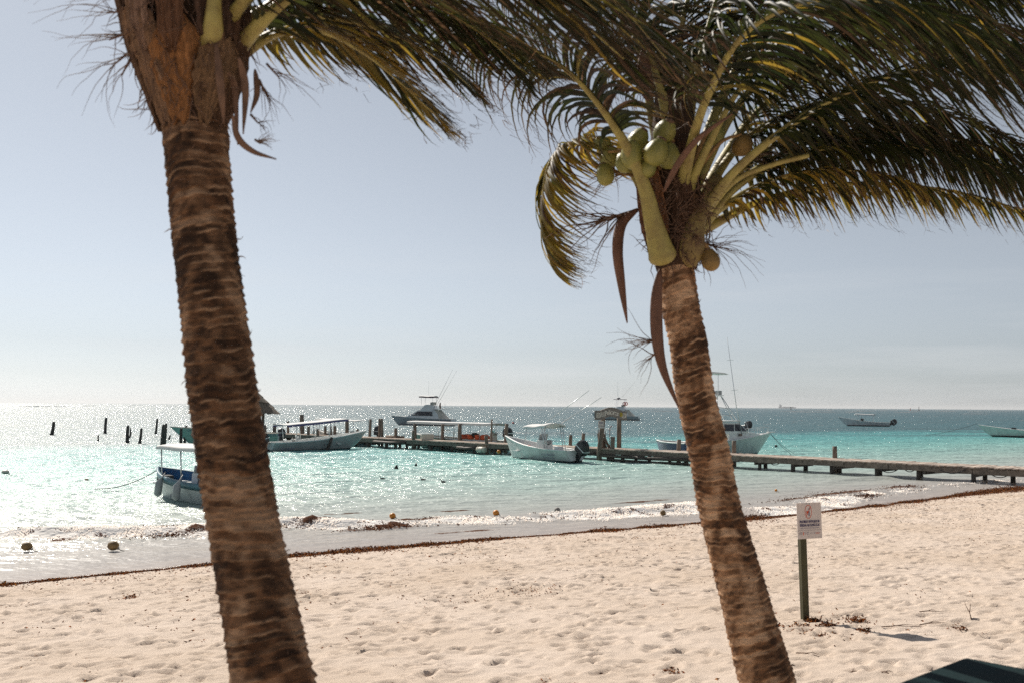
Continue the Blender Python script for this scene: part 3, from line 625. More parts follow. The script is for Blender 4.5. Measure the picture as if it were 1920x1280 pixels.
# --- near palm on the left
Y1 = 3.6
c1 = [(362, 195), (365, 230), (373, 330), (386, 470), (402, 600), (416, 720), (436, 860), (460, 1000), (488, 1150), (513, 1280), (548, 1430), (596, 1620), (660, 1880)]
w1 = [118, 120, 118, 117, 121, 127, 129, 131, 138, 149, 160, 178, 205]
g1 = gz(*at(640, 1800, Y1).xy)
b1 = Vector((at(648, 1850, Y1).x, Y1, g1))
palm1 = thing('palm_tree', 'near palm with thick dark ringed trunk at left, crown cut off above', 'palm tree', b1)
trunk_mesh('trunk', palm1, b1, c1, w1, Y1, 101, (.86, .78, .72))
ax1 = (at(362, 245, Y1), at(352, -160, Y1))
k1 = Y1 / FPX
def A_(deg): return R(deg)             # 270 deg faces the camera
sheath(palm1, b1, ax1, A_(0), A_(360), [(0, 60 * k1, 1), (.12, 72 * k1, 1), (.35, 98 * k1, 1), (.6, 112 * k1, 1), (1, 110 * k1, 1)], (.055, .032, .02), 1, name='fibre_core')
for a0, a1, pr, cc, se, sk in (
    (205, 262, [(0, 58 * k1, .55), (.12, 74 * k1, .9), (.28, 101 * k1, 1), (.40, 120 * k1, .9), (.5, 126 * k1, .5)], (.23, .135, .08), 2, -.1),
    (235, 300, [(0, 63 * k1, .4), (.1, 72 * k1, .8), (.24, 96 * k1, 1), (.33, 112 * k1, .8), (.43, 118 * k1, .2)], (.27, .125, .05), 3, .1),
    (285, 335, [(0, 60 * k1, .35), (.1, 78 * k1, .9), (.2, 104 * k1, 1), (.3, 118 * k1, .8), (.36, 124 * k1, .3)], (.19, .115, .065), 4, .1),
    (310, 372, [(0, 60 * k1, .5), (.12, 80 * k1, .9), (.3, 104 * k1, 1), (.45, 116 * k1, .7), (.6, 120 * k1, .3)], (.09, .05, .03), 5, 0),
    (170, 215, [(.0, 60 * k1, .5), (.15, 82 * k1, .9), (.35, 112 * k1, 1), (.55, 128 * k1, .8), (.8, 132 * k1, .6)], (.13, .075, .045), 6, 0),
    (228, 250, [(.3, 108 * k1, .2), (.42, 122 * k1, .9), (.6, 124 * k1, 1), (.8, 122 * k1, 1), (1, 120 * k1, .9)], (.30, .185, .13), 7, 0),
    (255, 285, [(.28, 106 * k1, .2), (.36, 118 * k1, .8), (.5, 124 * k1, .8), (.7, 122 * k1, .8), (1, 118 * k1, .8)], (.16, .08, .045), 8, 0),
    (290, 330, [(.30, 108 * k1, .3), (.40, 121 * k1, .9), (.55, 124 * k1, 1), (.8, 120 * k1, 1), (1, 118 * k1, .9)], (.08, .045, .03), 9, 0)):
    # each shield starts and ends where its profile says
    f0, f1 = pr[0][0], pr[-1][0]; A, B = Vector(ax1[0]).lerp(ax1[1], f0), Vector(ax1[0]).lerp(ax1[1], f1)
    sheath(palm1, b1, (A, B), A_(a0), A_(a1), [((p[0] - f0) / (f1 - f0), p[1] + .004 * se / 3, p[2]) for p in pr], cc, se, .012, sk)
def P1(l): return [at(x, y, Y1 + d) for x, y, d in l]
F1 = [
    ([(392, 130, -.06), (399, 60, -.19), (402, 0, -.22), (412, -120, -.2), (440, -300, -.1), (500, -480, 0)], .042, .5, 60, .6),
    ([(430, 110, .02), (490, 42, -.1), (545, -6, -.1), (640, -62, -.12), (770, -85, -.15), (920, -50, -.2), (1060, 20, -.2), (1170, 110, -.2)], .028, .12, 95, .62),
    ([(440, 110, .15), (520, 62, .25), (600, 58, .35), (680, 98, .42), (750, 155, .48), (822, 222, .5)], .030, .12, 86, .40),
    ([(420, 60, .15), (500, -30, .3), (630, -45, .45), (790, 0, .6), (900, 62, .7), (975, 130, .75)], .026, .15, 95, .60),
    ([(400, 20, 0), (520, -130, .1), (750, -170, .15), (980, -110, .2), (1140, -10, .2), (1250, 110, .2)], .028, .2, 95, .66),
    ([(430, 60, .3), (560, -10, .6), (730, 10, .9), (880, 50, 1.0), (1010, 110, 1.0)], .026, .15, 90, .62),
    ([(420, 90, .3), (530, 30, .5), (640, 36, .65), (740, 66, .75), (820, 110, .8), (885, 165, .8)], .030, .15, 80, .42),
    ([(360, 20, .3), (330, -150, .5), (300, -380, .6)], .028, .4, 50, .6),
    ([(400, 80, 0), (470, -10, -.2), (600, -110, -.3), (800, -140, -.4), (1000, -70, -.4), (1120, 20, -.4)], .026, .2, 80, .6),
    ([(330, 20, -.1), (305, -60, -.1), (260, -200, -.1), (180, -340, 0)], .028, .5, 50, .5),
]
for i, (pp, r0, bare, nl, le) in enumerate(F1):
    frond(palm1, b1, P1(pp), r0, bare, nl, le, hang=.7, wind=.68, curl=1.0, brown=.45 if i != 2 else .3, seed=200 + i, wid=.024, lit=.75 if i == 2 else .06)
spike(palm1, b1, P1([(436, 215, -.2), (446, 258, -.18), (474, 284, -.15), (518, 299, -.12)]), .012, 'twig', 'torn_sheath', .4)
for a_, (x0, x1, x2), wq in ((0, (405, 414, 420), .014), (2, (448, 460, 456), .015), (4, (428, 440, 446), .012)):
    spike(palm1, b1, P1([(x0, 80 + 14 * a_, -.20), (x1, 165, -.21 + .03 * a_), (x2, 232 + 10 * a_, -.16 + .02 * a_)]), wq, 'spathe' if a_ % 2 else 'twig', 'fibre_cloth', .22)
hb_ = MB(); hr = random.Random(77)
for k in range(260):                     # loose hairy fibre over the leaf bases
    a = R(hr.uniform(180, 360)); f = hr.uniform(.02, .75); c = Vector(ax1[0]).lerp(ax1[1], f); r = np.interp(f, [0, .12, .35, .6, 1], [64, 80, 116, 127, 126]) * k1; p = c + Vector((r * math.cos(a), r * math.sin(a), 0)); q = [p]
    dd = Vector((-math.sin(a) * hr.gauss(0, .5), math.cos(a) * hr.gauss(0, .5), hr.gauss(-.6, .6))) + Vector((math.cos(a), math.sin(a), 0)) * hr.uniform(.05, .35); dd.normalize(); le = hr.uniform(.03, .12)
    for s_ in range(5): q.append(q[-1] + dd * le / 5); dd = (dd + Vector((hr.gauss(0, .25), hr.gauss(0, .25), hr.gauss(0, .25)))).normalized()
    hb_.tube(q, [.0022, .002, .0018, .0014, .001, .0005], 4)
tag(hb_.build('loose_fibre', M['twig'], palm1, b1, True), kind='stuff')
spike(palm1, b1, P1([(478, 130, -.1), (482, 175, -.1), (470, 212, -.1)]), .012, 'twig', 'torn_sheath')
spike(palm1, b1, P1([(250, 60, -.1), (262, 20, -.14), (248, -40, -.14)]), .02, 'spathe', 'dry_spathe')
for px, py, dx, n, le, se in ((245, 60, (-1, -.1, -.15), 9, .30, 1), (250, 20, (-1, -.1, .12), 8, .34, 2), (246, 95, (-1, -.1, -.55), 8, .26, 3), (240, -10, (-1, -.2, .1), 7, .38, 4), (245, 110, (-.7, -.1, -1), 5, .2, 5), (486, 150, (.6, -.1, -.8), 10, .2, 6), (470, 215, (.7, -.1, -.25), 9, .12, 7), (478, 262, (1, 0, .35), 14, .085, 8), (500, 120, (.8, -.1, -.5), 8, .22, 9)):
    spray(palm1, b1, at(px, py, Y1 - .1), dx, n, le, 300 + se, r0=.0032, spread=.33, sag=.28)

# --- second palm on the right
Y2 = 5.5
c2 = [(1263, 470), (1266, 500), (1275, 570), (1291, 647), (1303, 736), (1328, 840), (1342, 915), (1351, 960), (1390, 1100), (1439, 1280), (1480, 1400), (1530, 1520)]
w2 = [72, 70, 71, 71, 72, 76, 78, 79, 88, 102, 114, 128]
b2 = Vector((at(1508, 1470, Y2).x, Y2, gz(at(1508, 1470, Y2).x, Y2)))
palm2 = thing('palm_tree', 'palm hung with green coconuts, pale leaf stalks and windblown fronds, right of centre', 'palm tree', b2)
trunk_mesh('trunk', palm2, b2, c2, w2, Y2, 151, (1.36, 1.22, 1.1))
k2 = Y2 / FPX
ax2 = (at(1266, 505, Y2), at(1262, 180, Y2))
sheath(palm2, b2, ax2, 0, 2 * math.pi, [(0, 36 * k2, 1), (.12, 46 * k2, 1), (.35, 52 * k2, 1), (.6, 50 * k2, 1), (1, 36 * k2, 1)], (.06, .035, .022), 11, name='fibre_core')
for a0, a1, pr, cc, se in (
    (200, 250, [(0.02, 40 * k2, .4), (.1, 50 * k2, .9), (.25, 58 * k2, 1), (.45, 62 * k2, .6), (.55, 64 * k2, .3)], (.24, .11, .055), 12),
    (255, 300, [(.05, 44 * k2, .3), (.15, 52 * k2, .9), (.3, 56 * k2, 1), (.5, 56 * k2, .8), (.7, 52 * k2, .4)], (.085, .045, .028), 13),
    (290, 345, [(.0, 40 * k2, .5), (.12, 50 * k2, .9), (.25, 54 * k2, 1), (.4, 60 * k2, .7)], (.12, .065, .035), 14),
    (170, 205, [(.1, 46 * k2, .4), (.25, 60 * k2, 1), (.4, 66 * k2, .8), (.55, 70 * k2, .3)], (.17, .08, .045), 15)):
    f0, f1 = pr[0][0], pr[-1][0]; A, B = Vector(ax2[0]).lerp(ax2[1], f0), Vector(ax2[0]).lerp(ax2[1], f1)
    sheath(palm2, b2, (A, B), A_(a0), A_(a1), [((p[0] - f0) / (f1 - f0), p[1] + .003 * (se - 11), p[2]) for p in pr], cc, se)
def P2(l): return [at(x, y, Y2 + d) for x, y, d in l]
F2 = [   # points (px, py, depth offset), petiole radius, bare share, leaflets, leaflet length, brown
    ([(1242, 480, -.20), (1226, 420, -.24), (1208, 350, -.28), (1180, 285, -.34), (1130, 205, -.42), (1060, 130, -.5), (960, 75, -.55), (850, 50, -.55)], .052, .40, 90, .72, .6),
    ([(1240, 440, .15), (1190, 330, .2), (1135, 280, .2), (1080, 268, .2), (1040, 290, .18), (1020, 345, .15), (1016, 430, .15), (1034, 500, .15)], .026, .26, 130, .50, .3),
    ([(1262, 400, .15), (1225, 230, .25), (1195, 80, .35), (1130, -60, .4), (1030, -150, .4)], .038, .35, 85, .75, .4),
    ([(1280, 400, .1), (1292, 230, .1), (1318, 90, .1), (1370, -60, .1), (1480, -190, .1)], .038, .42, 85, .75, .35),
    ([(1282, 400, .02), (1298, 340, -.14), (1335, 260, -.26), (1385, 170, -.32), (1470, 70, -.38), (1600, -10, -.4), (1750, -40, -.4), (1920, -10, -.4)], .028, .30, 100, .78, .25),
    ([(1292, 440, .03), (1330, 380, -.10), (1400, 300, -.2), (1530, 203, -.25), (1660, 145, -.3), (1790, 120, -.3), (1910, 130, -.3), (2050, 180, -.3)], .036, .27, 105, .78, .25),
    ([(1312, 430, .05), (1350, 392, .1), (1430, 345, .15), (1540, 318, .2), (1660, 330, .25), (1790, 370, .25)], .034, .12, 85, .40, .35),
    ([(1310, 420, .2), (1400, 310, .35), (1540, 235, .5), (1700, 235, .6), (1840, 290, .6), (1960, 360, .6)], .030, .18, 100, .6, .3),
    ([(1290, 360, .2), (1370, 150, .3), (1480, -10, .4), (1620, -110, .4), (1800, -120, .4)], .034, .3, 95, .8, .3),
    ([(1272, 400, .0), (1290, 300, -.25), (1325, 185, -.55), (1400, 60, -.9), (1540, 0, -1.15), (1720, 20, -1.3), (1900, 110, -1.35)], .034, .28, 100, .75, .2),
    ([(1262, 360, -.05), (1240, 170, -.1), (1180, 30, -.15), (1070, -50, -.2), (930, -60, -.2)], .034, .3, 95, .72, .6),
    ([(1300, 390, .3), (1420, 210, .7), (1590, 90, 1.0), (1780, 60, 1.1), (1980, 110, 1.1)], .032, .2, 105, .75, .3),
    ([(1300, 390, .25), (1390, 240, .45), (1520, 140, .6), (1690, 110, .7), (1860, 160, .7), (2000, 250, .7)], .032, .2, 105, .7, .3),
    ([(1270, 370, .3), (1330, 150, .6), (1430, 0, .8), (1590, -60, .9), (1780, -30, 1.0)], .032, .25, 95, .75, .3),
    ([(1275, 380, .3), (1290, 180, .5), (1350, 20, .7), (1480, -70, .8), (1650, -80, .9), (1850, 0, .9)], .032, .2, 110, .85, .3),
    ([(1290, 380, .0), (1390, 190, .1), (1520, 80, .2), (1680, 30, .25), (1850, 50, .25), (2000, 130, .25)], .032, .22, 115, .85, .3),
    ([(1275, 400, .0), (1300, 310, -.2), (1342, 230, -.45), (1440, 110, -.7), (1580, 60, -.85), (1730, 80, -.95), (1890, 170, -1.0)], .032, .3, 105, .72, .25),
    ([(1300, 400, .1), (1400, 260, .3), (1550, 190, .4), (1720, 200, .45), (1880, 260, .45), (2020, 340, .45)], .030, .2, 115, .70, .35),
    ([(1270, 370, .2), (1270, 180, .4), (1290, 0, .5), (1370, -130, .5), (1520, -200, .5)], .032, .3, 100, .9, .4),
    ([(1312, 425, .05), (1390, 345, .1), (1500, 290, .15), (1640, 270, .2), (1790, 290, .25), (1940, 340, .25), (2080, 410, .25)], .028, .16, 115, .50, .35),
    ([(1310, 425, .15), (1400, 330, .25), (1530, 262, .35), (1680, 245, .4), (1830, 270, .4), (1980, 320, .4), (2120, 390, .4)], .028, .2, 115, .60, .35),
    ([(1320, 430, .25), (1420, 380, .35), (1540, 350, .45), (1660, 345, .5), (1790, 360, .5), (1920, 395, .5), (2040, 440, .5)], .032, .1, 90, .36, .4),
]
for i, (pp, r0, bare, nl, le, br) in enumerate(F2):
    hw = (.40, .95, 1.5) if i == 1 else ((1.3, .34, 1.5) if i in (6, 7, 19, 20, 21) else ((.66, .72, 1.0) if i in (0, 10) else (.75 + .5 * ((i * 37) % 10) / 10, .62 - .3 * ((i * 53) % 10) / 10, 1.25)))
    if i in (12, 13, 16): continue
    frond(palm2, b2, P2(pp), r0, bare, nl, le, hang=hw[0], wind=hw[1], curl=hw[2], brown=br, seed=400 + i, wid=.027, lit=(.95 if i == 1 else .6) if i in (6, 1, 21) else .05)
# cut-off stub of a leaf stalk, dry straps and spathes
mb = MB(); mb.tube(spl(P2([(1300, 430, .05), (1370, 345, -.05), (1440, 312, -.08), (1516, 292, -.1)]), 16), [.04, .038, .034, .030, .027, .025, .023, .021, .02, .02, .019, .019, .018, .018, .018, .018], 10, True, .7); mb.build('cut_stalk', M['petiole'], palm2, b2, True)
spike(palm2, b2, P2([(1245, 360, -.3), (1270, 310, -.36), (1310, 260, -.4), (1382, 208, -.42)]), .026, 'spathe', 'dry_strap', .4)
spike(palm2, b2, P2([(1217, 190, -.15), (1208, 140, -.15), (1207, 85, -.12)]), .045, 'spathe', 'dry_spathe', .5)
spike(palm2, b2, P2([(1196, 392, .02), (1166, 420, .03), (1158, 470, .02), (1166, 540, .02), (1176, 606, .02)]), .034, 'spathe', 'dry_spathe', .95)
spike(palm2, b2, P2([(1238, 505, -.12), (1231, 560, -.14), (1232, 630, -.14), (1243, 690, -.13), (1272, 762, -.10)]), .034, 'spathe', 'dry_spathe', .5)
spray(palm2, b2, at(1229, 635, Y2 - .14), (-1, -.2, -.1), 14, .30, 501, r0=.004, spread=.38, sag=.2, stem=.1)
spray(palm2, b2, at(1230, 660, Y2 - .14), (-.8, -.2, -.5), 9, .26, 502, r0=.004, spread=.3, sag=.2, stem=.15)
spray(palm2, b2, at(1195, 395, Y2 + .05), (-1, -.2, -.3), 22, .40, 503, r0=.008, spread=.42, sag=.05, stem=.55)
spray(palm2, b2, at(1190, 330, Y2 + .0), (-1, -.3, .15), 26, .34, 504, mat='stalk', r0=.006, spread=.5, sag=.1, stem=.5)
spray(palm2, b2, at(1170, 300, Y2 - .05), (-1, -.2, -.2), 20, .24, 505, mat='stalk', r0=.005, spread=.7, sag=.05, stem=.4)
spray(palm2, b2, at(1318, 455, Y2 - .1), (1, -.3, -.15), 22, .36, 506, r0=.004, spread=.55, sag=.25, stem=.2)
spray(palm2, b2, at(1300, 440, Y2 - .22), (.3, -1, -.2), 30, .14, 507, r0=.003, spread=.9, sag=.2, stem=.2)
spray(palm2, b2, at(1390, 300, Y2 + .1), (1, -.3, .3), 20, .35, 508, r0=.004, spread=.7, sag=.1, stem=.3)
mb = MB(); mb.tube(spl(P2([(1296, 500, -.10), (1297, 470, -.15), (1302, 430, -.16), (1318, 385, -.12), (1345, 330, -.05)]), 14), [.025, .045, .062, .070, .070, .066, .060, .054, .048, .044, .040, .037, .034, .032], 12, True, .5); mb.build('old_leaf_base', M['oldpetiole'], palm2, b2, True)
hb_ = MB(); hr = random.Random(78)
for k in range(330):                     # net of loose fibre over the leaf bases
    a = R(hr.uniform(200, 350)); f = hr.uniform(.02, .5); c = Vector(ax2[0]).lerp(ax2[1], f); r = np.interp(f, [0, .12, .35, .6], [46, 62, 66, 60]) * k2; p = c + Vector((r * math.cos(a), r * math.sin(a), 0)); q = [p]
    dd = Vector((-math.sin(a) * hr.gauss(0, .7), math.cos(a) * hr.gauss(0, .7), hr.gauss(-.2, .8))) + Vector((math.cos(a), math.sin(a), 0)) * hr.uniform(.0, .3); dd.normalize(); le = hr.uniform(.04, .16)
    for s_ in range(5): q.append(q[-1] + dd * le / 5); dd = (dd + Vector((hr.gauss(0, .25), hr.gauss(0, .25), hr.gauss(0, .25)))).normalized()
    hb_.tube(q, [.003, .0028, .0024, .002, .0014, .0006], 4)
tag(hb_.build('loose_fibre', M['twig'], palm2, b2, True), kind='stuff')
for i, (px, py, dy, rp) in enumerate(((1185, 290, -.30, 22), (1230, 285, -.34, 24), (1254, 292, -.26, 22), (1216, 314, -.30, 17), (1247, 248, -.26, 22), (1143, 296, -.1, 18), (1134, 327, -.12, 18), (1130, 270, -.05, 16), (1196, 262, -.2, 20), (1170, 305, -.24, 17), (1340, 250, -.05, 20))):
    coconut(palm2, b2, px, py, Y2 + dy, rp, 600 + i)
mb = MB(); mb.tube(spl(P2([(1285, 455, -.08), (1312, 452, -.15), (1330, 470, -.15)]), 8), .014, 7); mb.build('fruit_stalk', M['stalk'], palm2, b2, True)
for x0, y0, x1, y1 in ((1250, 330, 1140, 285), (1255, 320, 1185, 268), (1262, 320, 1232, 262), (1262, 318, 1250, 235), (1258, 335, 1215, 300), (1290, 330, 1342, 235), (1300, 330, 1390, 252)):
    mb = MB(); mb.tube(spl(P2([(x0, y0, -.08), ((x0 + x1) / 2 + 4, (y0 + y1) / 2 - 22, -.18), (x1, y1, -.18)]), 8), [.014, .013, .012, .011, .010, .009, .008, .007], 6); mb.build('fruit_stalk', M['stalk'], palm2, b2, True)
coconut(palm2, b2, 1332, 487, Y2 - .15, 18, 631, 'oldcoconut'); coconut(palm2, b2, 1392, 272, Y2 + .05, 20, 632, 'oldcoconut')

# ------------------------------------------------------------------ the pier
DECK = .76
PL = [Vector((29.0, 39.6))] + [on_z(x_, y_).xy for x_, y_ in ((1817, 905), (1407, 880), (1117, 862.3), (911, 851), (838, 846.5))] + [Vector((-10.9, 79.5)), Vector((-21.5, 90.5)), Vector((-25, 94))]
PW = 2.0
def pier_frame(l):                       # point and direction at a length along the front edge
    for a, c in zip(PL, PL[1:]):
        d = (c - a).length
        if l <= d: return a.lerp(c, l / d), (c - a).normalized()
        l -= d
    return PL[-1], (PL[-1] - PL[-2]).normalized()
PLEN = sum((c - a).length for a, c in zip(PL, PL[1:]))
def perp(d): return Vector((d.y, -d.x)) if d.y > 0 and Vector((d.y, -d.x)).y > 0 else Vector((-d.y, d.x)) if Vector((-d.y, d.x)).y > 0 else Vector((d.y, -d.x))
def pier_px(px, off=0.0):                # length along the pier whose image column is px (off = metres back from the front edge)
    best = (1e9, 0)
    for i in range(1400):
        l = PLEN * i / 1400; p, d = pier_frame(l); q = p + perp(d) * off; e = abs(proj((q.x, q.y, DECK))[0] - px)
        if e < best[0]: best = (e, l)
    p, d = pier_frame(best[1]); q = p + perp(d) * off; return best[1], q, d
pier = thing('wooden_pier', 'long low weathered wooden pier on dark posts running out past the boats', 'pier', (PL[1].x, PL[1].y, 0))
po = Vector((PL[1].x, PL[1].y, 0))
mb = MB(); mb.box((0, 0, 0), (.20, PW + .16, .055)); plank_o = mb.build('plank', M['deck'], pier, None, False)
plank_me = plank_o.data
NPK = 292; first = True
for i in range(NPK):
    l = (i + .5) * PLEN / NPK; p, d = pier_frame(l); c = p + perp(d) * (PW / 2)
    o = plank_o if first else bpy.data.objects.new('plank', plank_me)
    if not first: COL.objects.link(o); o.parent = pier
    first = False
    o.location = Vector((c.x, c.y, DECK - .028 + random.gauss(0, .007))) - po
    o.rotation_euler = (random.gauss(0, .006), random.gauss(0, .012), math.atan2(d.y, d.x) + random.gauss(0, .012)); o.scale = (random.uniform(.95, 1.08), random.uniform(.97, 1.03), 1)
# stringers and posts
step = 2.35; k = int(PLEN / step)
for i in range(k):
    l0, l1 = i * step, (i + 1) * step
    a, d0 = pier_frame(l0); c, d1 = pier_frame(l1)
    for off in (.02, PW - .06):
        p, q = a + perp(d0) * off, c + perp(d1) * off; mid = (p + q) / 2
        mb = MB(); z = DECK - .20 + random.gauss(0, .012); mb.box((mid.x, mid.y, z), ((q - p).length + .1, .09, .27), math.atan2((q - p).y, (q - p).x), 0, random.gauss(0, .006)); mb.build('stringer_beam', M['beam'], pier, po, False, .01)
    for off, dl in ((.12, random.uniform(-.5, .5)), (PW - .2, random.uniform(.2, 1.2))):
        p, d = pier_frame(l0 + dl + .6); p = p + perp(d) * off
        gzz = -1.4; mb = MB(); r = random.uniform(.095, .135); lean = Vector((random.gauss(0, .05), random.gauss(0, .05), 0))
        mb.tube([Vector((p.x, p.y, gzz)) - lean, (p.x, p.y, .0), Vector((p.x, p.y, DECK - .06)) + lean * .3], [r * 1.08, r, r * .95], 9, True, 1, .12); mb.build('pier_post', M['wetpost'], pier, po, True)
    p, d = pier_frame(l0 + .6); mb = MB(); c_ = p + perp(d) * PW / 2; mb.box((c_.x, c_.y, DECK - .40), (.12, PW * .96, .16), math.atan2(d.y, d.x)); mb.build('cross_beam', M['wetpost'], pier, po, False, .01)
# fender logs slung along the near side and a lower rail by the arch
for x0, x1, z, r in ((857, 893, .38, .11), (1005, 1120, .38, .09), (1120, 1300, .34, .10), (700, 760, .5, .1), (1140, 1290, .12, .07)):
    _, p, d = pier_px(x0, -.12); _, q, d = pier_px(x1, -.12); mb = MB(); mb.tube([(p.x, p.y, z), ((p.x + q.x) / 2, (p.y + q.y) / 2, z - .03), (q.x, q.y, z + .02)], r, 8, True, 1, .1); mb.build('fender_log', M['wetpost'], pier, po, True)
# posts that stand up through the deck: (px, metres from front edge, height above deck, radius)
for px, off, h, r in ((1566, 1.7, .62, .13), (1376, 1.8, .72, .13), (1272, 1.8, .68, .13), (1069, 1.7, .72, .12), (1093, 1.9, .85, .12), (1148, .1, .75, .14), (783, .0, .0, .12), (775, .1, .72, .14), (742, 1.8, .78, .13), (913, .1, .55, .13), (1092, -.1, .3, .12),
                      (564, 1.6, 1.0, .13), (567, 1.9, 1.7, .2), (578, .1, .75, .13), (588, 1.7, .35, .1), (596, .2, .55, .13), (620, 1.5, .75, .1), (628, 1.6, .8, .14), (610, 1.9, .75, .12), (651, 1.3, 1.4, .16), (670, 1.6, .6, .11), (540, 1.5, 1.1, .12), (514, 1.6, .8, .17), (497, .2, .7, .14), (693, 1.9, 1.45, .12), (711, 2.1, 1.5, .1), (717, 2.2, 1.5, .12), (778, 2.2, 1.2, .13), (830, 2.15, 1.2, .13), (862, 2.2, 1.25, .15), (921, 2.1, 1.65, .07), (948, 2.2, 1.35, .13)):
    if h == 0: continue
    _, p, d = pier_px(px, off); mb = MB(); tl = Vector((random.gauss(0, .04), random.gauss(0, .03), 0))
    mb.tube([(p.x, p.y, -.8), (p.x, p.y, DECK - .2), Vector((p.x, p.y, DECK + h * .6)) + tl * .6, Vector((p.x, p.y, DECK + h)) + tl], [r * 1.05, r, r * .97, r * .94], 10, True, 1, .10); mb.build('mooring_post', M['wood'], pier, po, True)
# low hoses slung under the deck on the right
for x0, x1, sag in ((1437, 1468, .28), (1503, 1530, .12), (1575, 1612, .14), (1640, 1690, .34), (1690, 1720, .25), (1757, 1812, .22), (1850, 1900, .3), (1462, 1470, .1)):
    _, p, d = pier_px(x0, .0); _, q, d = pier_px(x1, .0); mb = MB()
    mb.tube([Vector((p.x + (q.x - p.x) * f, p.y + (q.y - p.y) * f, .62 - sag * 4 * f * (1 - f))) for f in np.linspace(0, 1, 10)], .022, 6); mb.build('slung_hose', M['darkrope'], pier, po, True)

# --- name arch over the pier
_, pa, da = pier_px(1126, -.02); _, pb, db_ = pier_px(1161, 1.9)
DA = pa.y
arch = thing('pier_name_arch', 'grey wooden arch over the pier with Pelicanos lettered on its curved board', 'arch', (pa.x, pa.y, DECK))
ao = Vector((pa.x, pa.y, DECK))
def hgt(py, p): # world height of image row py above point p
    return at(proj((p.x, p.y, 0))[0], py, p.y).z
zt = hgt(775, pa); mb = MB(); mb.tube([(pa.x - .15, pa.y, -.6), (pa.x - .05, pa.y, DECK), (pa.x + .12, pa.y, 2.2), (pa.x + .18, pa.y, zt)], [.17, .165, .15, .14], 10, True, 1, .1); mb.build('arch_post', M['wood'], arch, ao, True)
zt2 = hgt(776, pb); mb = MB(); mb.tube([(pb.x, pb.y, DECK - .2), (pb.x + .02, pb.y, 2.2), (pb.x, pb.y, zt2)], [.15, .145, .14], 10, True, 1, .1); mb.build('arch_post', M['wood'], arch, ao, True)
# board spans from the near post to the far one; local frame along its length
A3 = at(1115.5, 776, pa.y - .9); B3 = at(1174.5, 778, pb.y - .75)
ex = Vector((B3.x - A3.x, B3.y - A3.y, 0)); WL = ex.length; ex.normalize(); ey = Vector((-ex.y, ex.x, 0))
br_ = thing('x', 'x', 'x'); bpy.data.objects.remove(br_)
def arcz(f): return .2 * math.sin(math.pi * min(1, max(0, (f - .16) / .68))) ** 1.1 - .05 * max(0, (f - .8) / .2)
hh = .29; zb = (A3.z + B3.z) / 2 - .02
mb = MB(); n = 30; V = []
for s_ in (0, 1):
    for i in range(n + 1):
        f = i / n
        for z in (-hh, hh):
            p = Vector((A3.x, A3.y, 0)) + ex * (WL * f) + ey * (.05 * (1 if s_ else -1)); V.append((p.x, p.y, zb + z + arcz(f) + .008 * math.sin(i * 2.1)))
Fc = []
for i in range(n):
    a = 2 * i; bb = 2 * (n + 1) + a; Fc += [(a, a + 2, a + 3, a + 1), (bb, bb + 1, bb + 3, bb + 2), (a + 1, a + 3, bb + 3, bb + 1), (a, bb, bb + 2, a + 2)]
Fc += [(0, 1, 2 * n + 3, 2 * n + 2), (2 * n, 4 * n + 2, 4 * n + 3, 2 * n + 1)]
mb.add(V, Fc); brd = mb.build('curved_board', pmat('sign_board_wood', (.23, .20, .18), .8, .3, 3, .5, 20, stretch=(1, 1, 4)), arch, ao)
M['faded'] = pmat('faded_white_letters', (.78, .72, .64), .8, .15, 10)
M['yellowpaint'] = pmat('yellow_paint', (.45, .34, .05), .8, .25, 10)
word = 'Pelicanos'; adv = np.array([.62, .58, .30, .28, .52, .56, .58, .58, .48]); adv = (np.cumsum(adv) - adv / 2) / adv.sum()
for i, ch in enumerate(word):
    f = .30 + .43 * adv[i]; p = Vector((A3.x, A3.y, 0)) + ex * (WL * f) - ey * .053
    sl = math.atan2((arcz(f + .01) - arcz(f - .01)), .02 * WL)
    lt = text_mesh(ch, .44, M['faded'], brd, Vector((p.x, p.y, zb + arcz(f) - .02)) - ao, (0, 0, 0), 'letter')
    lt.matrix_local = Matrix.Translation(Vector((p.x, p.y, zb + arcz(f) - .02)) - ao) @ Matrix(((ex.x, 0, -ey.x, 0), (ex.y, 0, -ey.y, 0), (0, 1, 0, 0), (0, 0, 0, 1))).inverted().transposed().inverted().transposed() @ Matrix.Rotation(sl, 4, 'Z')
# carved fish-like marks either side of the word and a small yellow emblem
for f, kind in ((.09, 0), (.22, 1), (.79, 2), (.90, 0)):
    p = Vector((A3.x, A3.y, 0)) + ex * (WL * f) - ey * .058; mk = MB(); cz = zb + arcz(f)
    if kind == 2: mk.ell((p.x, p.y, cz), (.14, .03, .15), 12, 8)
    else:
        for q in range(5): mk.tube([p + ex * (-.2 + .09 * q) + Vector((0, 0, cz - .15)), p + ex * (-.1 + .08 * q) + Vector((0, 0, cz + .02 * q)), p + ex * (-.14 + .1 * q) + Vector((0, 0, cz + .16))], .018, 5)
        if kind == 0: mk.tube([p + ex * (.15 * math.cos(a)) + Vector((0, 0, cz + .15 * math.sin(a))) for a in np.linspace(0, 6.2, 12)], .02, 5)
    mk.build('painted_emblem', M['yellowpaint'] if kind == 2 else M['faded'], brd, ao)
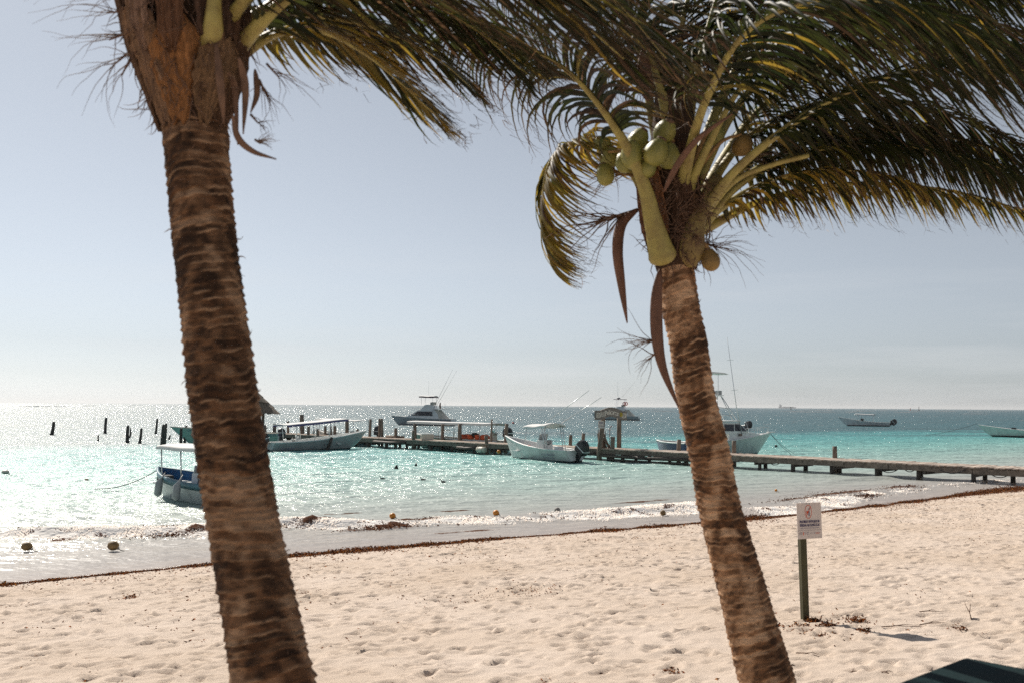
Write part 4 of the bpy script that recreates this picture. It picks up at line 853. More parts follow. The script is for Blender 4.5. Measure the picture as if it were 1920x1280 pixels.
# small white notice on the near post
nz0, nz1 = hgt(802, pa), hgt(788, pa); cxn = at(1127, 795, pa.y - .25)
mb = MB(); mb.box((cxn.x, cxn.y, (nz0 + nz1) / 2), (.36, .02, nz1 - nz0)); nt_ = mb.build('notice', M['board'], arch, ao)
text_mesh('No Pase', .105, M['ink'], nt_, Vector((cxn.x, cxn.y - .015, (nz0 + nz1) / 2 - .09)) - ao, (R(90), 0, 0))
for q, wq in ((.14, .30), (.07, .26)):
    mb = MB(); mb.box((cxn.x, cxn.y - .012, (nz0 + nz1) / 2 + q), (wq, .004, .03)); mb.build('printed_line', M['ink'], nt_, ao)

# things standing on the pier
bd = thing('driftwood_bundle', 'bundle of old grey sticks leaning upright beside the arch post', 'bundle', (0, 0, 0))
_, q0, d = pier_px(1131, .5); bd.location = (q0.x, q0.y, DECK)
for i in range(16):
    x = random.uniform(-.42, .36); tz = random.uniform(.75, 1.2) * (1 - .25 * max(0, x)); mb = MB(); y = random.uniform(-.15, .15)
    mb.tube([(x + .15, y, 0.0), (x * .75 + random.gauss(0, .03), y, tz * .5), (x * .55 - .12 + random.gauss(0, .06), y + random.gauss(0, .05), tz)], [.04, .035, .022], 6, True, 1, .2); mb.build('stick', M['wood'], bd, None, True)
_, q0, d = pier_px(1144, .6)
pp_ = thing('hooked_pipe', 'thin rusty pipe with a bent top standing on the pier', 'pipe', (q0.x, q0.y, DECK))
mb = MB(); mb.tube([(0, 0, 0), (0, 0, .9), (0, 0, 1.25), (.05, 0, 1.34), (.13, 0, 1.42)], .022, 7); mb.build('pipe_shaft', pmat('rusty_pipe', (.22, .09, .07), .7, .3, 20), pp_, None, True)
mb = MB(); mb.lathe([(.06, 0), (.06, .02), (.03, .03)], 10); mb.build('foot_flange', M['grey'], pp_)
_, q0, d = pier_px(1127.5, 1.0)
fb = thing('plastic_jug', 'pale plastic jug on the pier behind the arch post', 'jug', (q0.x, q0.y, DECK))
mb = MB(); mb.lathe([(.1, 0), (.17, .02), (.18, .25), (.14, .36), (.05, .42), (.05, .46)], 14); mb.build('jug_body', M['cream'], fb, None, True)
mb = MB(); mb.torus((.1, 0, .38), .06, .015, 12, 6, Matrix.Rotation(R(90), 3, 'X')); mb.build('handle', M['cream'], fb, None, True)
_, q0, d = pier_px(801, .75)
cz_ = thing('ice_cooler', 'white ice cooler box standing on the pier', 'cooler', (q0.x, q0.y, DECK), math.atan2(d.y, d.x) * .12)
mb = MB(); mb.box((0, 0, .21), (.92, .5, .40)); mb.build('cooler_body', M['cream'], cz_, None, False, .03)
mb = MB(); mb.box((0, 0, .455), (.95, .53, .09)); mb.build('lid', M['white'], cz_, None, False, .03)
for x in (-.49, .49):
    mb = MB(); mb.box((x, 0, .3), (.05, .22, .06)); mb.build('handle', M['grey'], cz_, None, False, .01)
_, q0, d = pier_px(661, .35)
bk = thing('dark_bucket', 'dark open bucket on the pier behind the bow of the grey boat', 'bucket', (q0.x, q0.y, DECK))
mb = MB(); mb.lathe([(.17, 0), (.2, .02), (.22, .42), (.235, .44), (.21, .44), (.18, .05)], 16); mb.build('bucket_body', M['black'], bk, None, True)
mb = MB(); mb.torus((0, 0, .43), .225, .012, 20, 6); mb.build('rim', M['rubber'], bk, None, True)
_, q0, d = pier_px(903, -.25)
dr = thing('hanging_drum', 'pale plastic drum hung against the near side of the pier by ropes', 'drum', (q0.x, q0.y, .1), math.atan2(d.y, d.x))
mb = MB(); mb.tube([(-.42, 0, .22), (-.36, 0, .22), (.36, 0, .22), (.42, 0, .22)], [.17, .21, .21, .17], 14); mb.build('drum_body', M['cream'], dr, None, True)
for x in (-.25, .25):
    mb = MB(); mb.torus((x, 0, .22), .215, .014, 18, 6, Matrix.Rotation(R(90), 3, 'Y')); mb.tube([(x, .03, .42), (x + .05, .15, .62)], .014, 5); mb.build('rope_loop', M['rope'], dr, None, True)
# kerb log at the bend of the deck
_, q0, d = pier_px(724, 1.8); _, q1, d = pier_px(757, 1.9); mb = MB(); mb.tube([(q0.x, q0.y, DECK + .1), (q1.x, q1.y, DECK + .09)], .09, 8, True, 1, .1); mb.build('kerb_log', M['wood'], pier, po, True)

# --- thatched palapa at the pier's far end
pc = at(438, 800, 95.0); pal = thing('palapa', 'thatched palm-roof shelter on the far end of the pier, half hidden by the near trunk', 'shelter', (pc.x, pc.y, DECK - .2))
ez = at(438, 771, 95).z - (DECK - .2); apz = at(438, 690, 95).z - (DECK - .2); hwid = (520 - 438) / FPX * 95
for q in range(8):                       # overlapping ragged tiers of thatch
    f0, f1 = q / 8, (q + 1.25) / 8; mb = MB(); n = 56; V = []; rr = random.Random(q)
    for ring, f in ((0, f0 - .03), (1, min(f1, .995)), (2, min(f1, .995)), (3, f0)):
        for j in range(n):
            a = 2 * math.pi * j / n; sq = 1 / max(abs(math.cos(a - .5)), abs(math.sin(a - .5))) ** .45
            r = hwid * (1 - f) ** 1.05 * sq * .93 + (.10 if ring == 0 else (-.12 if ring >= 2 else 0)) + (rr.gauss(0, .05) if ring == 0 else 0)
            V.append((r * math.cos(a), r * math.sin(a), ez + (apz - ez) * f + (rr.gauss(0, .05) - .05 if ring == 0 else 0) - (.1 if ring >= 2 else 0)))
    mb.add(V, [(i * n + j, i * n + (j + 1) % n, ((i + 1) % 4) * n + (j + 1) % n, ((i + 1) % 4) * n + j) for i in range(4) for j in range(n)]); mb.build('thatch_tier', M['thatch'], pal)
for x, y in ((3.0, -.9), (-3.0, .9), (.9, 3.0), (-.9, -3.0)):
    mb = MB(); mb.tube([(x, y, -1.5), (x, y, 1), (x * 1.01, y, ez + .35)], [.15, .14, .12], 9, True, 1, .1); mb.build('roof_post', M['wood'], pal, None, True)
mb = MB(); mb.box((2.9, -1.5, .62), (1.4, .5, .08)); mb.build('bar_top', M['wood'], pal)
for x in (2.5, 3.4):
    mb = MB(); mb.box((x, -1.5, .3), (.12, .4, .6)); mb.build('bar_leg', M['wood'], pal)

# ------------------------------------------------------------------ boats
def hull_parts(root, L, B, fs, fb, hm, gm, im, draft=.3, over=.7, sheer=2.4, floor=.12, gw=.1, deckbow=0.0, nst=28, flare=.5, gd=.05, stem=.8):
    nv = 8; outer = []; inner = []
    def st(t):
        plan = (.84 + .16 * math.sin(math.pi / 2 * min(t / .42, 1))) if t < .42 else max(.015, 1 - ((t - .42) / .58) ** 2.1)
        b = B / 2 * plan; zs = fs + (fb - fs) * t ** sheer; zk = -draft + (max(0, (t - stem) / (1 - stem)) ** 2) * (draft + zs * .3)
        return b, zs, zk
    def xo(t, v): return t * L + over * (t ** 5) * v
    for i in range(nst):
        t = 1 - (1 - i / (nst - 1)) ** 1.3 if i else 0
        b, zs, zk = st(t); row = []
        for j in range(nv):
            v = j / (nv - 1); fl = flare + (1.15 - flare) * 0
            row.append((xo(t, v), b * (v ** fl) * (1 if v < 1 else 1), zk + (zs - zk) * v ** 1.15))
        outer.append((t, row, b, zs, zk))
    V = []; F = []; n2 = 2 * nv - 1
    for t, row, b, zs, zk in outer:
        V += [(x, -y, z) for x, y, z in row[::-1]] + row[1:]
    for i in range(nst - 1):
        for j in range(n2 - 1): F.append((i * n2 + j, (i + 1) * n2 + j, (i + 1) * n2 + j + 1, i * n2 + j + 1))
    F.append(tuple(range(n2)))
    mb = MB(); mb.add(V, F); h = mb.build('hull', hm, root, None, True)
    # gunwale: rounded cap; interior: wall and floor
    Vg = []; Vi = []
    for t, row, b, zs, zk in outer:
        x, y, z = row[-1]; g = min(gw, y * .6); zf = max(floor, zk + .12); zf = min(zf, zs - .05); zi = z if t < 1 - deckbow else z
        if t > 1 - deckbow and deckbow > 0: zf = zs - .06
        for s_ in (-1, 1):
            Vg += [(x, s_ * (y + .03 - gd * .25), z - gd), (x, s_ * (y + .03), z + .025), (x - .0, s_ * (y - g), z + .025), (x, s_ * (y - g), z - .05)]
        yf = max(.004, min((y - g) * .95, b * (max(0, (zf - zk) / (zs - zk)) ** (1 / 1.15)) ** flare - .07)); xf = xo(t, .3) - .06
        Vi += [(x - .03, -(y - g + .01), z - .01), (xf, -yf, zf), (xf, yf, zf), (x - .03, (y - g + .01), z - .01)]
    Fg = []; Fi = []
    for i in range(nst - 1):
        for s_ in (0, 4):
            for j in range(4):
                a, c = i * 8 + s_ + j, i * 8 + s_ + (j + 1) % 4; Fg.append((a, c, c + 8, a + 8))
        for j in range(3): Fi.append((i * 4 + j, i * 4 + j + 1, (i + 1) * 4 + j + 1, (i + 1) * 4 + j))
    Fi.append((0, 1, 2, 3))
    mb = MB(); mb.add(Vg, Fg); mb.build('gunwale', gm, root, None, True)
    mb = MB(); mb.add(Vi, Fi); mb.build('interior', im, root)
    return h
def outboard(root, x, y, z, tilt=0.0, s=1.0, cm='black', stripe=True):
    """outboard motor hung on the transom, tilt lifts the leg aft"""
    Mt = Matrix.Translation((x, y, z)) @ Matrix.Rotation(-tilt, 4, 'Y') @ Matrix.Scale(s, 4)
    def put(mb, name, mat, par, sm=True, bev=0):
        mb.v = [tuple(Mt @ Vector(p)) for p in mb.v]; return mb.build(name, mat, par, None, sm, bev)
    mb = MB(); mb.prism([(-.58, .02), (-.60, .34), (-.50, .60), (-.24, .70), (-.02, .62), (.05, .38), (.04, .04)], .23, .16); o = put(mb, 'outboard_motor', M[cm], root, False, .09 * s)
    mb = MB(); mb.prism([(-.42, .1), (-.12, .1), (-.16, -.75), (-.34, -.75)], .09, .05); put(mb, 'leg', M['black'], o, False, .02)
    mb = MB(); mb.box((-.3, 0, -.45), (.5, .24, .03)); put(mb, 'cavitation_plate', M['black'], o, False)
    mb = MB(); mb.tube([(-.06, 0, -.72), (-.2, 0, -.74), (-.42, 0, -.74), (-.5, 0, -.74)], [.02, .07, .07, .05], 10)
    for a in (0, 2.1, 4.2): mb.box((-.5, .1 * math.cos(a), -.74 + .1 * math.sin(a)), (.03, .16, .1), 0, a, .5)
    put(mb, 'gearcase', M['rubber'], o)
    if stripe:
        mb = MB(); mb.prism([(-.61, .27), (-.61, .31), (.058, .33), (.058, .29)], .203); put(mb, 'cowl_band', M['alu'], o, False)
    return o
def canopy(root, x0, x1, hw, z, base, mat='canvas', edge=None, poles=((.05, 1), (.95, 1)), drop=.1, rise=.06, slope=0.0, lean=0.0):
    n, m_ = 14, 8; V = []
    def top(f, g): return (x0 + (x1 - x0) * f, hw * g, z + rise * (1 - g * g) + slope * (f - .5) + .025 * math.sin(f * 9) * rise / .06 * .4)
    for lay in (0, -.05):
        for i in range(n + 1):
            for j in range(m_ + 1): x, y, zz = top(i / n, j / m_ * 2 - 1); V.append((x, y, zz + lay))
    k = m_ + 1; O = (n + 1) * k; F = []
    for i in range(n):
        for j in range(m_): a = i * k + j; F += [(a, a + k, a + k + 1, a + 1), (O + a, O + a + 1, O + a + k + 1, O + a + k)]
    for i in range(n): F += [(i * k, O + i * k, O + (i + 1) * k, (i + 1) * k), (i * k + m_, (i + 1) * k + m_, O + (i + 1) * k + m_, O + i * k + m_)]
    for j in range(m_): F += [(j, j + 1, O + j + 1, O + j), (n * k + j, O + n * k + j, O + n * k + j + 1, n * k + j + 1)]
    mb = MB(); mb.add(V, F); c = mb.build('canopy', M[mat], root, None, True)
    if edge:
        for g in (-1, 1):
            mb = MB()
            for i in range(n):
                p, q = top(i / n, g), top((i + 1) / n, g); mid = [(p[t] + q[t]) / 2 for t in range(3)]
                mb.box((mid[0], mid[1] + g * .012, mid[2] - drop / 2 - .03), (abs(q[0] - p[0]) * 1.01, .02, drop))
            mb.build('valance', M[edge], c)
    for f, sp in poles:
        for g in (-1, 1):
            x, y, zz = top(f, g * .92); mb = MB(); mb.tube([(x + lean * (1 if f < .5 else -1), min(abs(y), base[0]) * g, base[1]), (x, y, zz - .04)], .025, 7); mb.build('canopy_pole', M['alu'], c, None, True)
    return c
def console(root, x, z, s=1.0, mat='white'):
    mb = MB(); mb.box((x, 0, z + .42 * s), (.6 * s, .75 * s, .84 * s), 0, 0, 0, .9); c = mb.build('console', M[mat], root, None, False, .03)
    mb = MB(); mb.box((x + .12 * s, 0, z + 1.0 * s), (.03, .62 * s, .34 * s), 0, 0, R(-18)); mb.build('windscreen', M['alu'], c)
    Mr = Matrix.Rotation(R(60), 3, 'Y'); mb = MB(); ctr = Vector((x - .36 * s, 0, z + .72 * s)); mb.torus(ctr, .17, .018, 18, 6, Mr)
    for a in (0, 2.09, 4.19): mb.tube([ctr, ctr + Mr @ Vector((.17 * math.cos(a), .17 * math.sin(a), 0))], .012, 5)
    mb.build('steering_wheel', M['black'], c, None, True)
    return c
def boat(name, label, cat, stern, bow, zs=0.0):
    """Empty at the stern's waterline, +x to the bow; pixels are the ends of the waterline"""
    a, c = on_z(*stern, 0.0), on_z(*bow, 0.0); d = c - a
    return thing(name, label, cat, (a.x, a.y, zs), math.atan2(d.y, d.x)), d.length
H = {}
H['grey'] = hullmat('grey_white_hull', (.46, .47, .46), (.03, .06, .06))
H['white'] = hullmat('white_hull', (.66, .66, .64), (.02, .03, .03), .07)
H['whiteblue'] = hullmat('white_blue_hull', (.62, .66, .66), (.03, .06, .05), .0)
H['green'] = hullmat('mint_hull', (.36, .56, .47), (.20, .36, .31), .1)
H['far'] = hullmat('white_far_hull', (.78, .78, .77), (.02, .02, .03), .2)
H['navy'] = hullmat('navy_skiff_hull', (.02, .035, .11), (.03, .03, .05), .05)
H['yacht'] = hullmat('grey_yacht_hull', (.36, .38, .40), (.05, .05, .06), .12)
H['yacht2'] = hullmat('pale_yacht_hull', (.50, .60, .60), (.02, .025, .03), .22)
H['sport'] = hullmat('sport_hull', (.55, .66, .62), (.10, .20, .17), .12)
PANGA_G = 'open fishing boats at the pier and its moorings'
def side_text(root, txt, x, y, z, size, mat='ink', flip=False, name='lettering', tilt=0.0):
    o = text_mesh(txt, size, M[mat], root, (x, y, z), (R(90 - tilt), 0, math.pi if flip else 0), name); return o

# long grey boat moored stern-left in front of the pier
r_, L_ = boat('fishing_boat', 'long grey-white open boat with flat violet-edged canopy, bow to the pier', 'boat', (503, 845), (668, 839.5))
r_['group'] = PANGA_G
hull_parts(r_, L_, 2.1, .62, 1.35, H['grey'], M['white'], M['white'], over=1.0, sheer=2.2)
outboard(r_, -.05, 0, .62, R(12), 1.15); console(r_, L_ * .30, .2, .75)
canopy(r_, L_ * .12, L_ * .80, .95, 2.08, (.9, .6), 'canvas', 'purple', ((.14, 1), (.42, 1), (.72, 1)), .12, .05, .42, .15)
for x in (.45, .6, .72):
    mb = MB(); mb.box((L_ * x, 0, .42), (.28, 1.7, .06)); mb.build('bench', M['white'], r_, None, False, .01)
mb = MB(); mb.tube([(L_ * .52, -1.12, -.35), (L_ * .57, -1.25, .55), (L_ * .585, -1.27, .95)], [.12, .12, .1], 8, True, 1, .1); mb.build('fender_pole', M['wetpost'], r_, None, True)
side_text(r_, 'B. COZUMEL II', L_ * .13, -.99, .16, .17, tilt=-8)
# boat behind the pier with a white canopy, motor at the pier bend
r_, L_ = boat('fishing_boat', 'boat moored behind the pier bend, white canopy just above the grey boat', 'boat', (704, 833), (600, 829)); r_['group'] = PANGA_G
hull_parts(r_, L_, 2.0, .6, 1.2, H['whiteblue'], M['white'], M['white']); outboard(r_, 0, 0, .78, 0, 1.25)
canopy(r_, L_ * .18, L_ * .95, 1.0, 2.05, (.9, .6), 'canvas', None, ((.1, 1), (.9, 1)), .1, .06, .1)
# mint boat behind the near trunk
r_, L_ = boat('fishing_boat', 'mint-green boat whose bow and stern show either side of the near trunk', 'boat', (521, 836), (352, 836)); r_['group'] = PANGA_G
hull_parts(r_, L_, 2.3, 1.05, 1.55, H['green'], M['cream'], M['white'], over=1.4, sheer=1.5)
outboard(r_, 0, 0, .8, 0, 1.0)
side_text(r_, 'CANDELAS', L_ * .06, 1.13, .92, .30, flip=True, tilt=-8); side_text(r_, 'CAN', L_ * .965, .55, 1.28, .28, flip=True, tilt=-30)
console(r_, L_ * .4, .3, .6)
# canopy boat with orange life jackets
r_, L_ = boat('fishing_boat', 'mint-hulled boat behind the pier with long white canopy and orange life jackets', 'boat', (946, 846.3), (782, 838.2)); r_['group'] = PANGA_G
hull_parts(r_, L_, 2.0, .78, 1.15, H['green'], M['white'], M['cream']); outboard(r_, 0, 0, 1.05, 0, 1.15)
canopy(r_, L_ * .06, L_ * 1.02, .95, 2.08, (.9, .75), 'canvas', 'canvas', ((.12, 1), (.42, 1), (.62, 1), (.93, 1)), .14, .04, .05, .1)
for x, y in ((.16, .6), (.2, .1), (.24, -.5), (.32, .55), (.36, .0), (.4, .5), (.34, -.55), (.22, .65), (.43, -.3)):
    mb = MB(); mb.ell((L_ * x, y, .98), (.26, .22, .14), 10, 6, None, .7); mb.ell((L_ * x + .05, y + .05, 1.14), (.2, .17, .08), 10, 6, None, .7); mb.build('life_jacket', M['orange'], r_, None, True)
console(r_, L_ * .12, .8, .65, 'cream')
mb = MB(); mb.ell((L_ * .30, .2, 1.15), (.32, .25, .2), 12, 8, None, .7); mb.build('engine_cover', M['black'], r_, None, True)
for z in (1.5, 1.85):
    mb = MB(); mb.box((L_ * .55, .9, z), (.8, .04, .05)); mb.build('ladder_rung', M['cream'], r_)
# white panga in front of the pier
r_, L_ = boat('fishing_boat', 'white centre-console boat with big tilted black outboard in front of the pier', 'boat', (1080, 866), (957, 857.3)); r_['group'] = PANGA_G
hull_parts(r_, L_, 2.0, .72, 1.42, H['white'], M['white'], M['white'], over=.55, sheer=2.3, stem=.88)
ob = outboard(r_, -.05, 0, .75, R(34), 1.3)
mb = MB(); mb.tube([(-.1, -.55, .72), (-.1, .55, .72)], .03, 6); mb.build('transom_rail', M['alu'], r_, None, True)
console(r_, L_ * .46, .3, 1.15); canopy(r_, L_ * .30, L_ * .64, .85, 2.12, (.75, .6), 'canvas', 'canvas', ((.1, 1), (.2, 1), (.85, 1)), .1, .16, -.12, -.35)
for x, z in ((.78, .5), (.2, .5)):
    mb = MB(); mb.box((L_ * x, 0, z), (.45, 1.5, .08)); mb.build('bench', M['white'], r_, None, False, .02)
mb = MB(); mb.box((L_ * .17, .45, .75), (.4, .4, .35)); mb.build('seat_box', M['white'], r_, None, False, .03)
for x in (.60, .66):
    mb = MB(); mb.box((L_ * x, .6, .78), (.22, .2, .3)); mb.build('fuel_can', M['red'], r_, None, False, .03)
for s_, ln_ in ((-1, 4.2), (1, 5.2)):
    mb = MB(); mb.tube([(L_ * .33, .7 * s_, 2.35), (L_ * .33 - ln_ * .8, .9 * s_, 2.35 + ln_ * .38)], [.03, .015], 6); mb.build('outrigger', M['alu'], r_, None, True)
side_text(r_, 'B. COZUMEÑO I', L_ * .22, 1.02, .42, .17, flip=True, tilt=-8); side_text(r_, 'Pto. Morelos, Q. Roo', L_ * .22, .99, .24, .12, flip=True, tilt=-10)
# blue boat at left
r_, L_ = boat('fishing_boat', 'blue-lined white boat with white canopy and hanging fenders beside the near trunk', 'boat', (428, 946), (303, 927)); r_['group'] = PANGA_G
L_ = max(L_, 5.0)
hull_parts(r_, L_, 2.0, .68, 1.02, H['whiteblue'], pmat('teal_gunwale', (.08, .19, .24), .5, .2, 6), M['blue'], over=.45, sheer=1.7, floor=.2, gd=.2)
canopy(r_, L_ * .05, L_ * .74, .85, 1.88, (.9, .7), 'canvas', 'canvas', ((.08, 1), (.5, 1), (.93, 1)), .09, .07, .0, .12)
for x in (.42, .62, .78):
    mb = MB(); mb.box((L_ * x, 0, .55), (.28, 1.6, .07)); mb.build('bench', M['white'], r_, None, False, .01)
mb = MB(); mb.box((L_ * .86, .2, .55), (.42, .5, .46)); mb.build('engine_box', M['rubber'], r_, None, False, .06)
console(r_, L_ * .38, .3, .8)
for x, y, sw in ((.58, .86, .1), (.24, 1.05, 0.02)):
    mb = MB(); mb.tube([(L_ * x, y, 1.0), (L_ * x, y + .12, .8), (L_ * x + sw * .6, y + .2, .62), (L_ * x + sw, y + .22, .22), (L_ * x + sw * 1.1, y + .22, .14)], [.015, .03, .13, .13, .04], 10); mb.build('fender', M['grey'], r_, None, True)
mb = MB(); p0 = Vector((L_ * 1.07, 0, .92)); mb.tube([p0 + (Vector((L_ * 1.07 + 3.6, .9, .02)) - p0) * f + Vector((0, 0, -.35 * 4 * f * (1 - f) * .6)) for f in np.linspace(0, 1, 10)], .016, 5); mb.build('mooring_line', M['darkrope'], r_, None, True)
side_text(r_, 'P-7', L_ * .42, 1.0, .22, .18, flip=True, tilt=-10)
# far panga at right
r_, L_ = boat('fishing_boat', 'far open boat at anchor with flat canopy, motor tilted up, on the dark water', 'boat', (1668, 799), (1583, 797.8)); r_['group'] = PANGA_G
L_ = min(L_, 9.0)
hull_parts(r_, L_, 2.1, .75, 1.7, H['far'], M['white'], M['white'], over=1.1); outboard(r_, -.05, 0, .9, R(55), 1.7); console(r_, L_ * .6, .7, .9, 'black')
canopy(r_, L_ * .32, L_ * .74, .95, 2.25, (.9, .6), 'canvas', 'canvas', ((.05, 1), (.9, 1)), .18, .06, .1, .2)
# right edge panga
r_, L_ = boat('fishing_boat', 'pale green-white open boat cut off by the right edge of the picture', 'boat', (1985, 820.5), (1851, 817.5)); r_['group'] = PANGA_G
hull_parts(r_, L_, 2.2, .75, 1.45, hullmat('pale_mint_hull', (.74, .75, .69), (.02, .03, .03), .18), M['white'], M['white'], over=1.1); outboard(r_, -.05, 0, .8, 0, 1.2)
mb = MB(); mb.box((L_ * .62, -.3, .95), (.5, .5, .4)); mb.build('engine_box', M['black'], r_, None, False, .05)
mb = MB(); p0 = Vector((L_ + 1.1, 0, 1.6)); mb.tube([p0 + (Vector((L_ + 7, 1, .02)) - p0) * f + Vector((0, 0, -.8 * f * (1 - f))) for f in np.linspace(0, 1, 8)], .02, 5); mb.build('mooring_line', M['darkrope'], r_, None, True)
# skiff with a raised motor behind the sport fisher
r_, L_ = boat('fishing_boat', 'boat behind the sport-fisher bow showing only its raised black outboard', 'boat', (1398, 806), (1322, 803)); r_['group'] = PANGA_G
hull_parts(r_, L_, 2.0, .7, 1.2, H['far'], M['white'], M['white']); outboard(r_, -.05, 0, .95, R(60), 1.7)
# navy skiff behind pier, left of the right palm
r_, L_ = boat('skiff', 'low navy-blue skiff tied up behind the pier, left of the coconut palm', 'boat', (1300, 858), (1236, 853)); 
hull_parts(r_, L_, 1.7, .98, 1.08, H['navy'], M['white'], M['white'], over=.3)
for x, a in ((.7, .5), (.25, -.5)):
    mb = MB(); mb.tube([(L_ * x, -.75, 1.02), (L_ * x + a, .75, 1.03)], .025, 6); mb.build('tie_rope', M['rope'], r_, None, True)

# --- motor yachts
def yacht(root, L, B, hm, fs, fb, top, label=None, flip=False):
    hull_parts(root, L, B, fs, fb, hm, M['white'], M['white'], draft=.6, over=.8, sheer=1.7, floor=fs * .55, gw=.18, deckbow=.42, flare=.42)
    hw = B * .40
    c = MB(); c.prism([(L * .20, fs - .1), (L * .80, fs + (fb - fs) * .5), (L * .68, fs + .85), (L * .56, fs + 1.55), (L * .30, fs + 1.55), (L * .23, fs + .9)], hw, hw * .78); cb = c.build('deckhouse', M['white'], root, None, False, .06)
    for s_ in (-1, 1):
        wn = MB(); pr = [(L * .31, fs + .52), (L * .67, fs + .56), (L * .575, fs + 1.26), (L * .33, fs + 1.26)]
        hv = lambda z: hw + (hw * .78 - hw) * ((z - (fs - .1)) / 1.65)
        for off in (0, 1): wn.v += [(x, s_ * (hv(z) + .012 + .02 * off), z) for x, z in pr]
        wn.f += [(0, 1, 2, 3), (7, 6, 5, 4)] + [(i, i + 4, (i + 1) % 4 + 4, (i + 1) % 4) for i in range(4)]
        wn.build('side_window', M['glass'], cb)
    f = MB(); f.prism([(L * .29, fs + 1.5), (L * .545, fs + 1.5), (L * .47, fs + 2.35), (L * .44, fs + 2.42), (L * .33, fs + 2.3)], hw * .74, hw * .55); fl = f.build('flybridge', M['white'], root, None, False, .05)
    f = MB(); f.box((L * .37, 0, fs + 2.55), (.5, .5, .5)); f.build('helm_seat', M['grey'], fl, None, False, .06)
    for s_ in (-.5, .5):
        f = MB(); f.box((L * .335, s_, fs + 2.6), (.4, .4, .45)); f.build('helm_seat', M['cream'], fl, None, False, .06)
    f = MB(); f.prism([(L * .10, fs - .02), (L * .24, fs - .02), (L * .28, fs + 1.5), (L * .24, fs + 1.55)], hw * .9, hw * .72); f.build('cockpit_curtain', M['cream'], root, None, False, .04)
    f = MB(); f.box((L * .19, 0, fs + 1.62), (L * .26, hw * 1.5, .06)); f.build('cockpit_roof', M['white'], root, None, False, .02)
    for i in range(7):
        t = .55 + .42 * i / 6
        for s_ in (-1, 1):
            b_ = B / 2 * max(.03, 1 - ((t - .42) / .58) ** 2.1) * .93; zz = fs + (fb - fs) * t ** 1.7; f = MB(); f.tube([(t * L + 1.2 * t ** 5, s_ * b_, zz), (t * L + 1.2 * t ** 5, s_ * b_, zz + .55)], .02, 5); f.build('rail_stanchion', M['alu'], root)
    for s_ in (-1, 1):
        f = MB(); f.tube([(t * L + 1.2 * t ** 5, s_ * B / 2 * max(.03, 1 - ((t - .42) / .58) ** 2.1) * .93, fs + (fb - fs) * t ** 1.7 + .56) for t in np.linspace(.55, .97, 9)], .02, 5); f.build('bow_rail', M['alu'], root, None, True)
    return fl
r_, L_ = boat('motor_yacht', 'grey-hulled motor yacht with dark side windows and flybridge, anchored beyond the pier', 'yacht', (850, 797.5), (729, 796)); L_ = 10.3
yacht(r_, L_, 3.6, H['yacht'], 1.1, 1.62, 1)
fs = 1.1
canopy(r_, L_ * .30, L_ * .56, 1.1, fs + 3.75, (.9, fs + 2.3), 'canvas', 'dkcanvas', ((.1, 1), (.85, 1)), .18, .16, .05)
mb = MB(); mb.tube([(L_ * .43, 0, fs + 3.8), (L_ * .43, 0, fs + 6.4)], [.02, .008], 5); mb.build('antenna', M['white'], r_)
for s_, dx in ((-1, 0), (1, -.7)):
    mb = MB(); mb.tube([(L_ * .42 + dx, 1.3 * s_, fs + .3), (L_ * .32 + dx, 1.5 * s_, fs + 2.6), (L_ * .02 + dx, 2.2 * s_, fs + 8.2)], [.035, .03, .012], 6); mb.build('outrigger', M['grey'], r_, None, True)
mb = MB(); mb.tube([(L_ * .22, .2, fs + 1.7), (L_ * .225, .2, fs + 2.2), (L_ * .22, .2, fs + 2.75)], [.12, .16, .08], 8); mb.build('rolled_cover', M['spathe'], r_, None, True)
for x in (.18, .26): 
    mb = MB(); mb.tube([(L_ * x, -1, fs + 1.65), (L_ * x, -1, fs + 2.6)], .02, 5); mb.build('rail_post', M['alu'], r_)
for x in (.80, .9):
    mb = MB(); mb.box((L_ * x, 1.8 * max(.03, 1 - ((x - .42) / .58) ** 2.1) * .9, 1.0), (.5, .1, .16)); mb.build('porthole', M['glass'], r_)
r_, L_ = boat('motor_yacht', 'pale motor yacht with life ring, far out behind the Pelicanos arch', 'yacht', (1198, 787.5), (1112, 786.5)); L_ = 11.2
yacht(r_, L_, 3.6, H['yacht2'], 1.0, 1.75, 1); fs = 1.0
mb = MB(); mb.box((L_ * .42, 0, fs + 4.15), (3.0, 1.8, .12)); mb.build('hard_top', M['dkcanvas'], r_, None, False, .03)
for x in (.32, .5):
    for s_ in (-.8, .8):
        mb = MB(); mb.tube([(L_ * x, s_, fs + 2.2), (L_ * (x - .01), s_, fs + 4.13)], .03, 5); mb.build('top_post', M['alu'], r_)
mb = MB(); mb.torus((L_ * .31, -1.0, fs + 3.1), .36, .1, 18, 8, Matrix.Rotation(R(90), 3, 'X')); mb.build('life_ring', M['red'], r_, None, True)
mb = MB(); mb.torus((L_ * .31, 1.0, fs + 3.1), .36, .1, 18, 8, Matrix.Rotation(R(90), 3, 'X')); mb.build('life_ring', M['red'], r_, None, True)
mb = MB(); mb.ell((L_ * .46, 0, fs + 4.45), (.5, .4, .22), 12, 6); mb.build('radar_dome', M['grey'], r_, None, True)
mb = MB(); mb.tube([(L_ * .47, .3, fs + 4.8), (L_ * .47, .3, fs + 8.5)], [.03, .01], 5); mb.build('antenna', M['white'], r_)
mb = MB(); mb.tube([(L_ * .36, 1.1, fs + 4.6), (L_ * .05, 1.6, fs + 8.6)], [.03, .012], 5); mb.build('outrigger', M['grey'], r_)
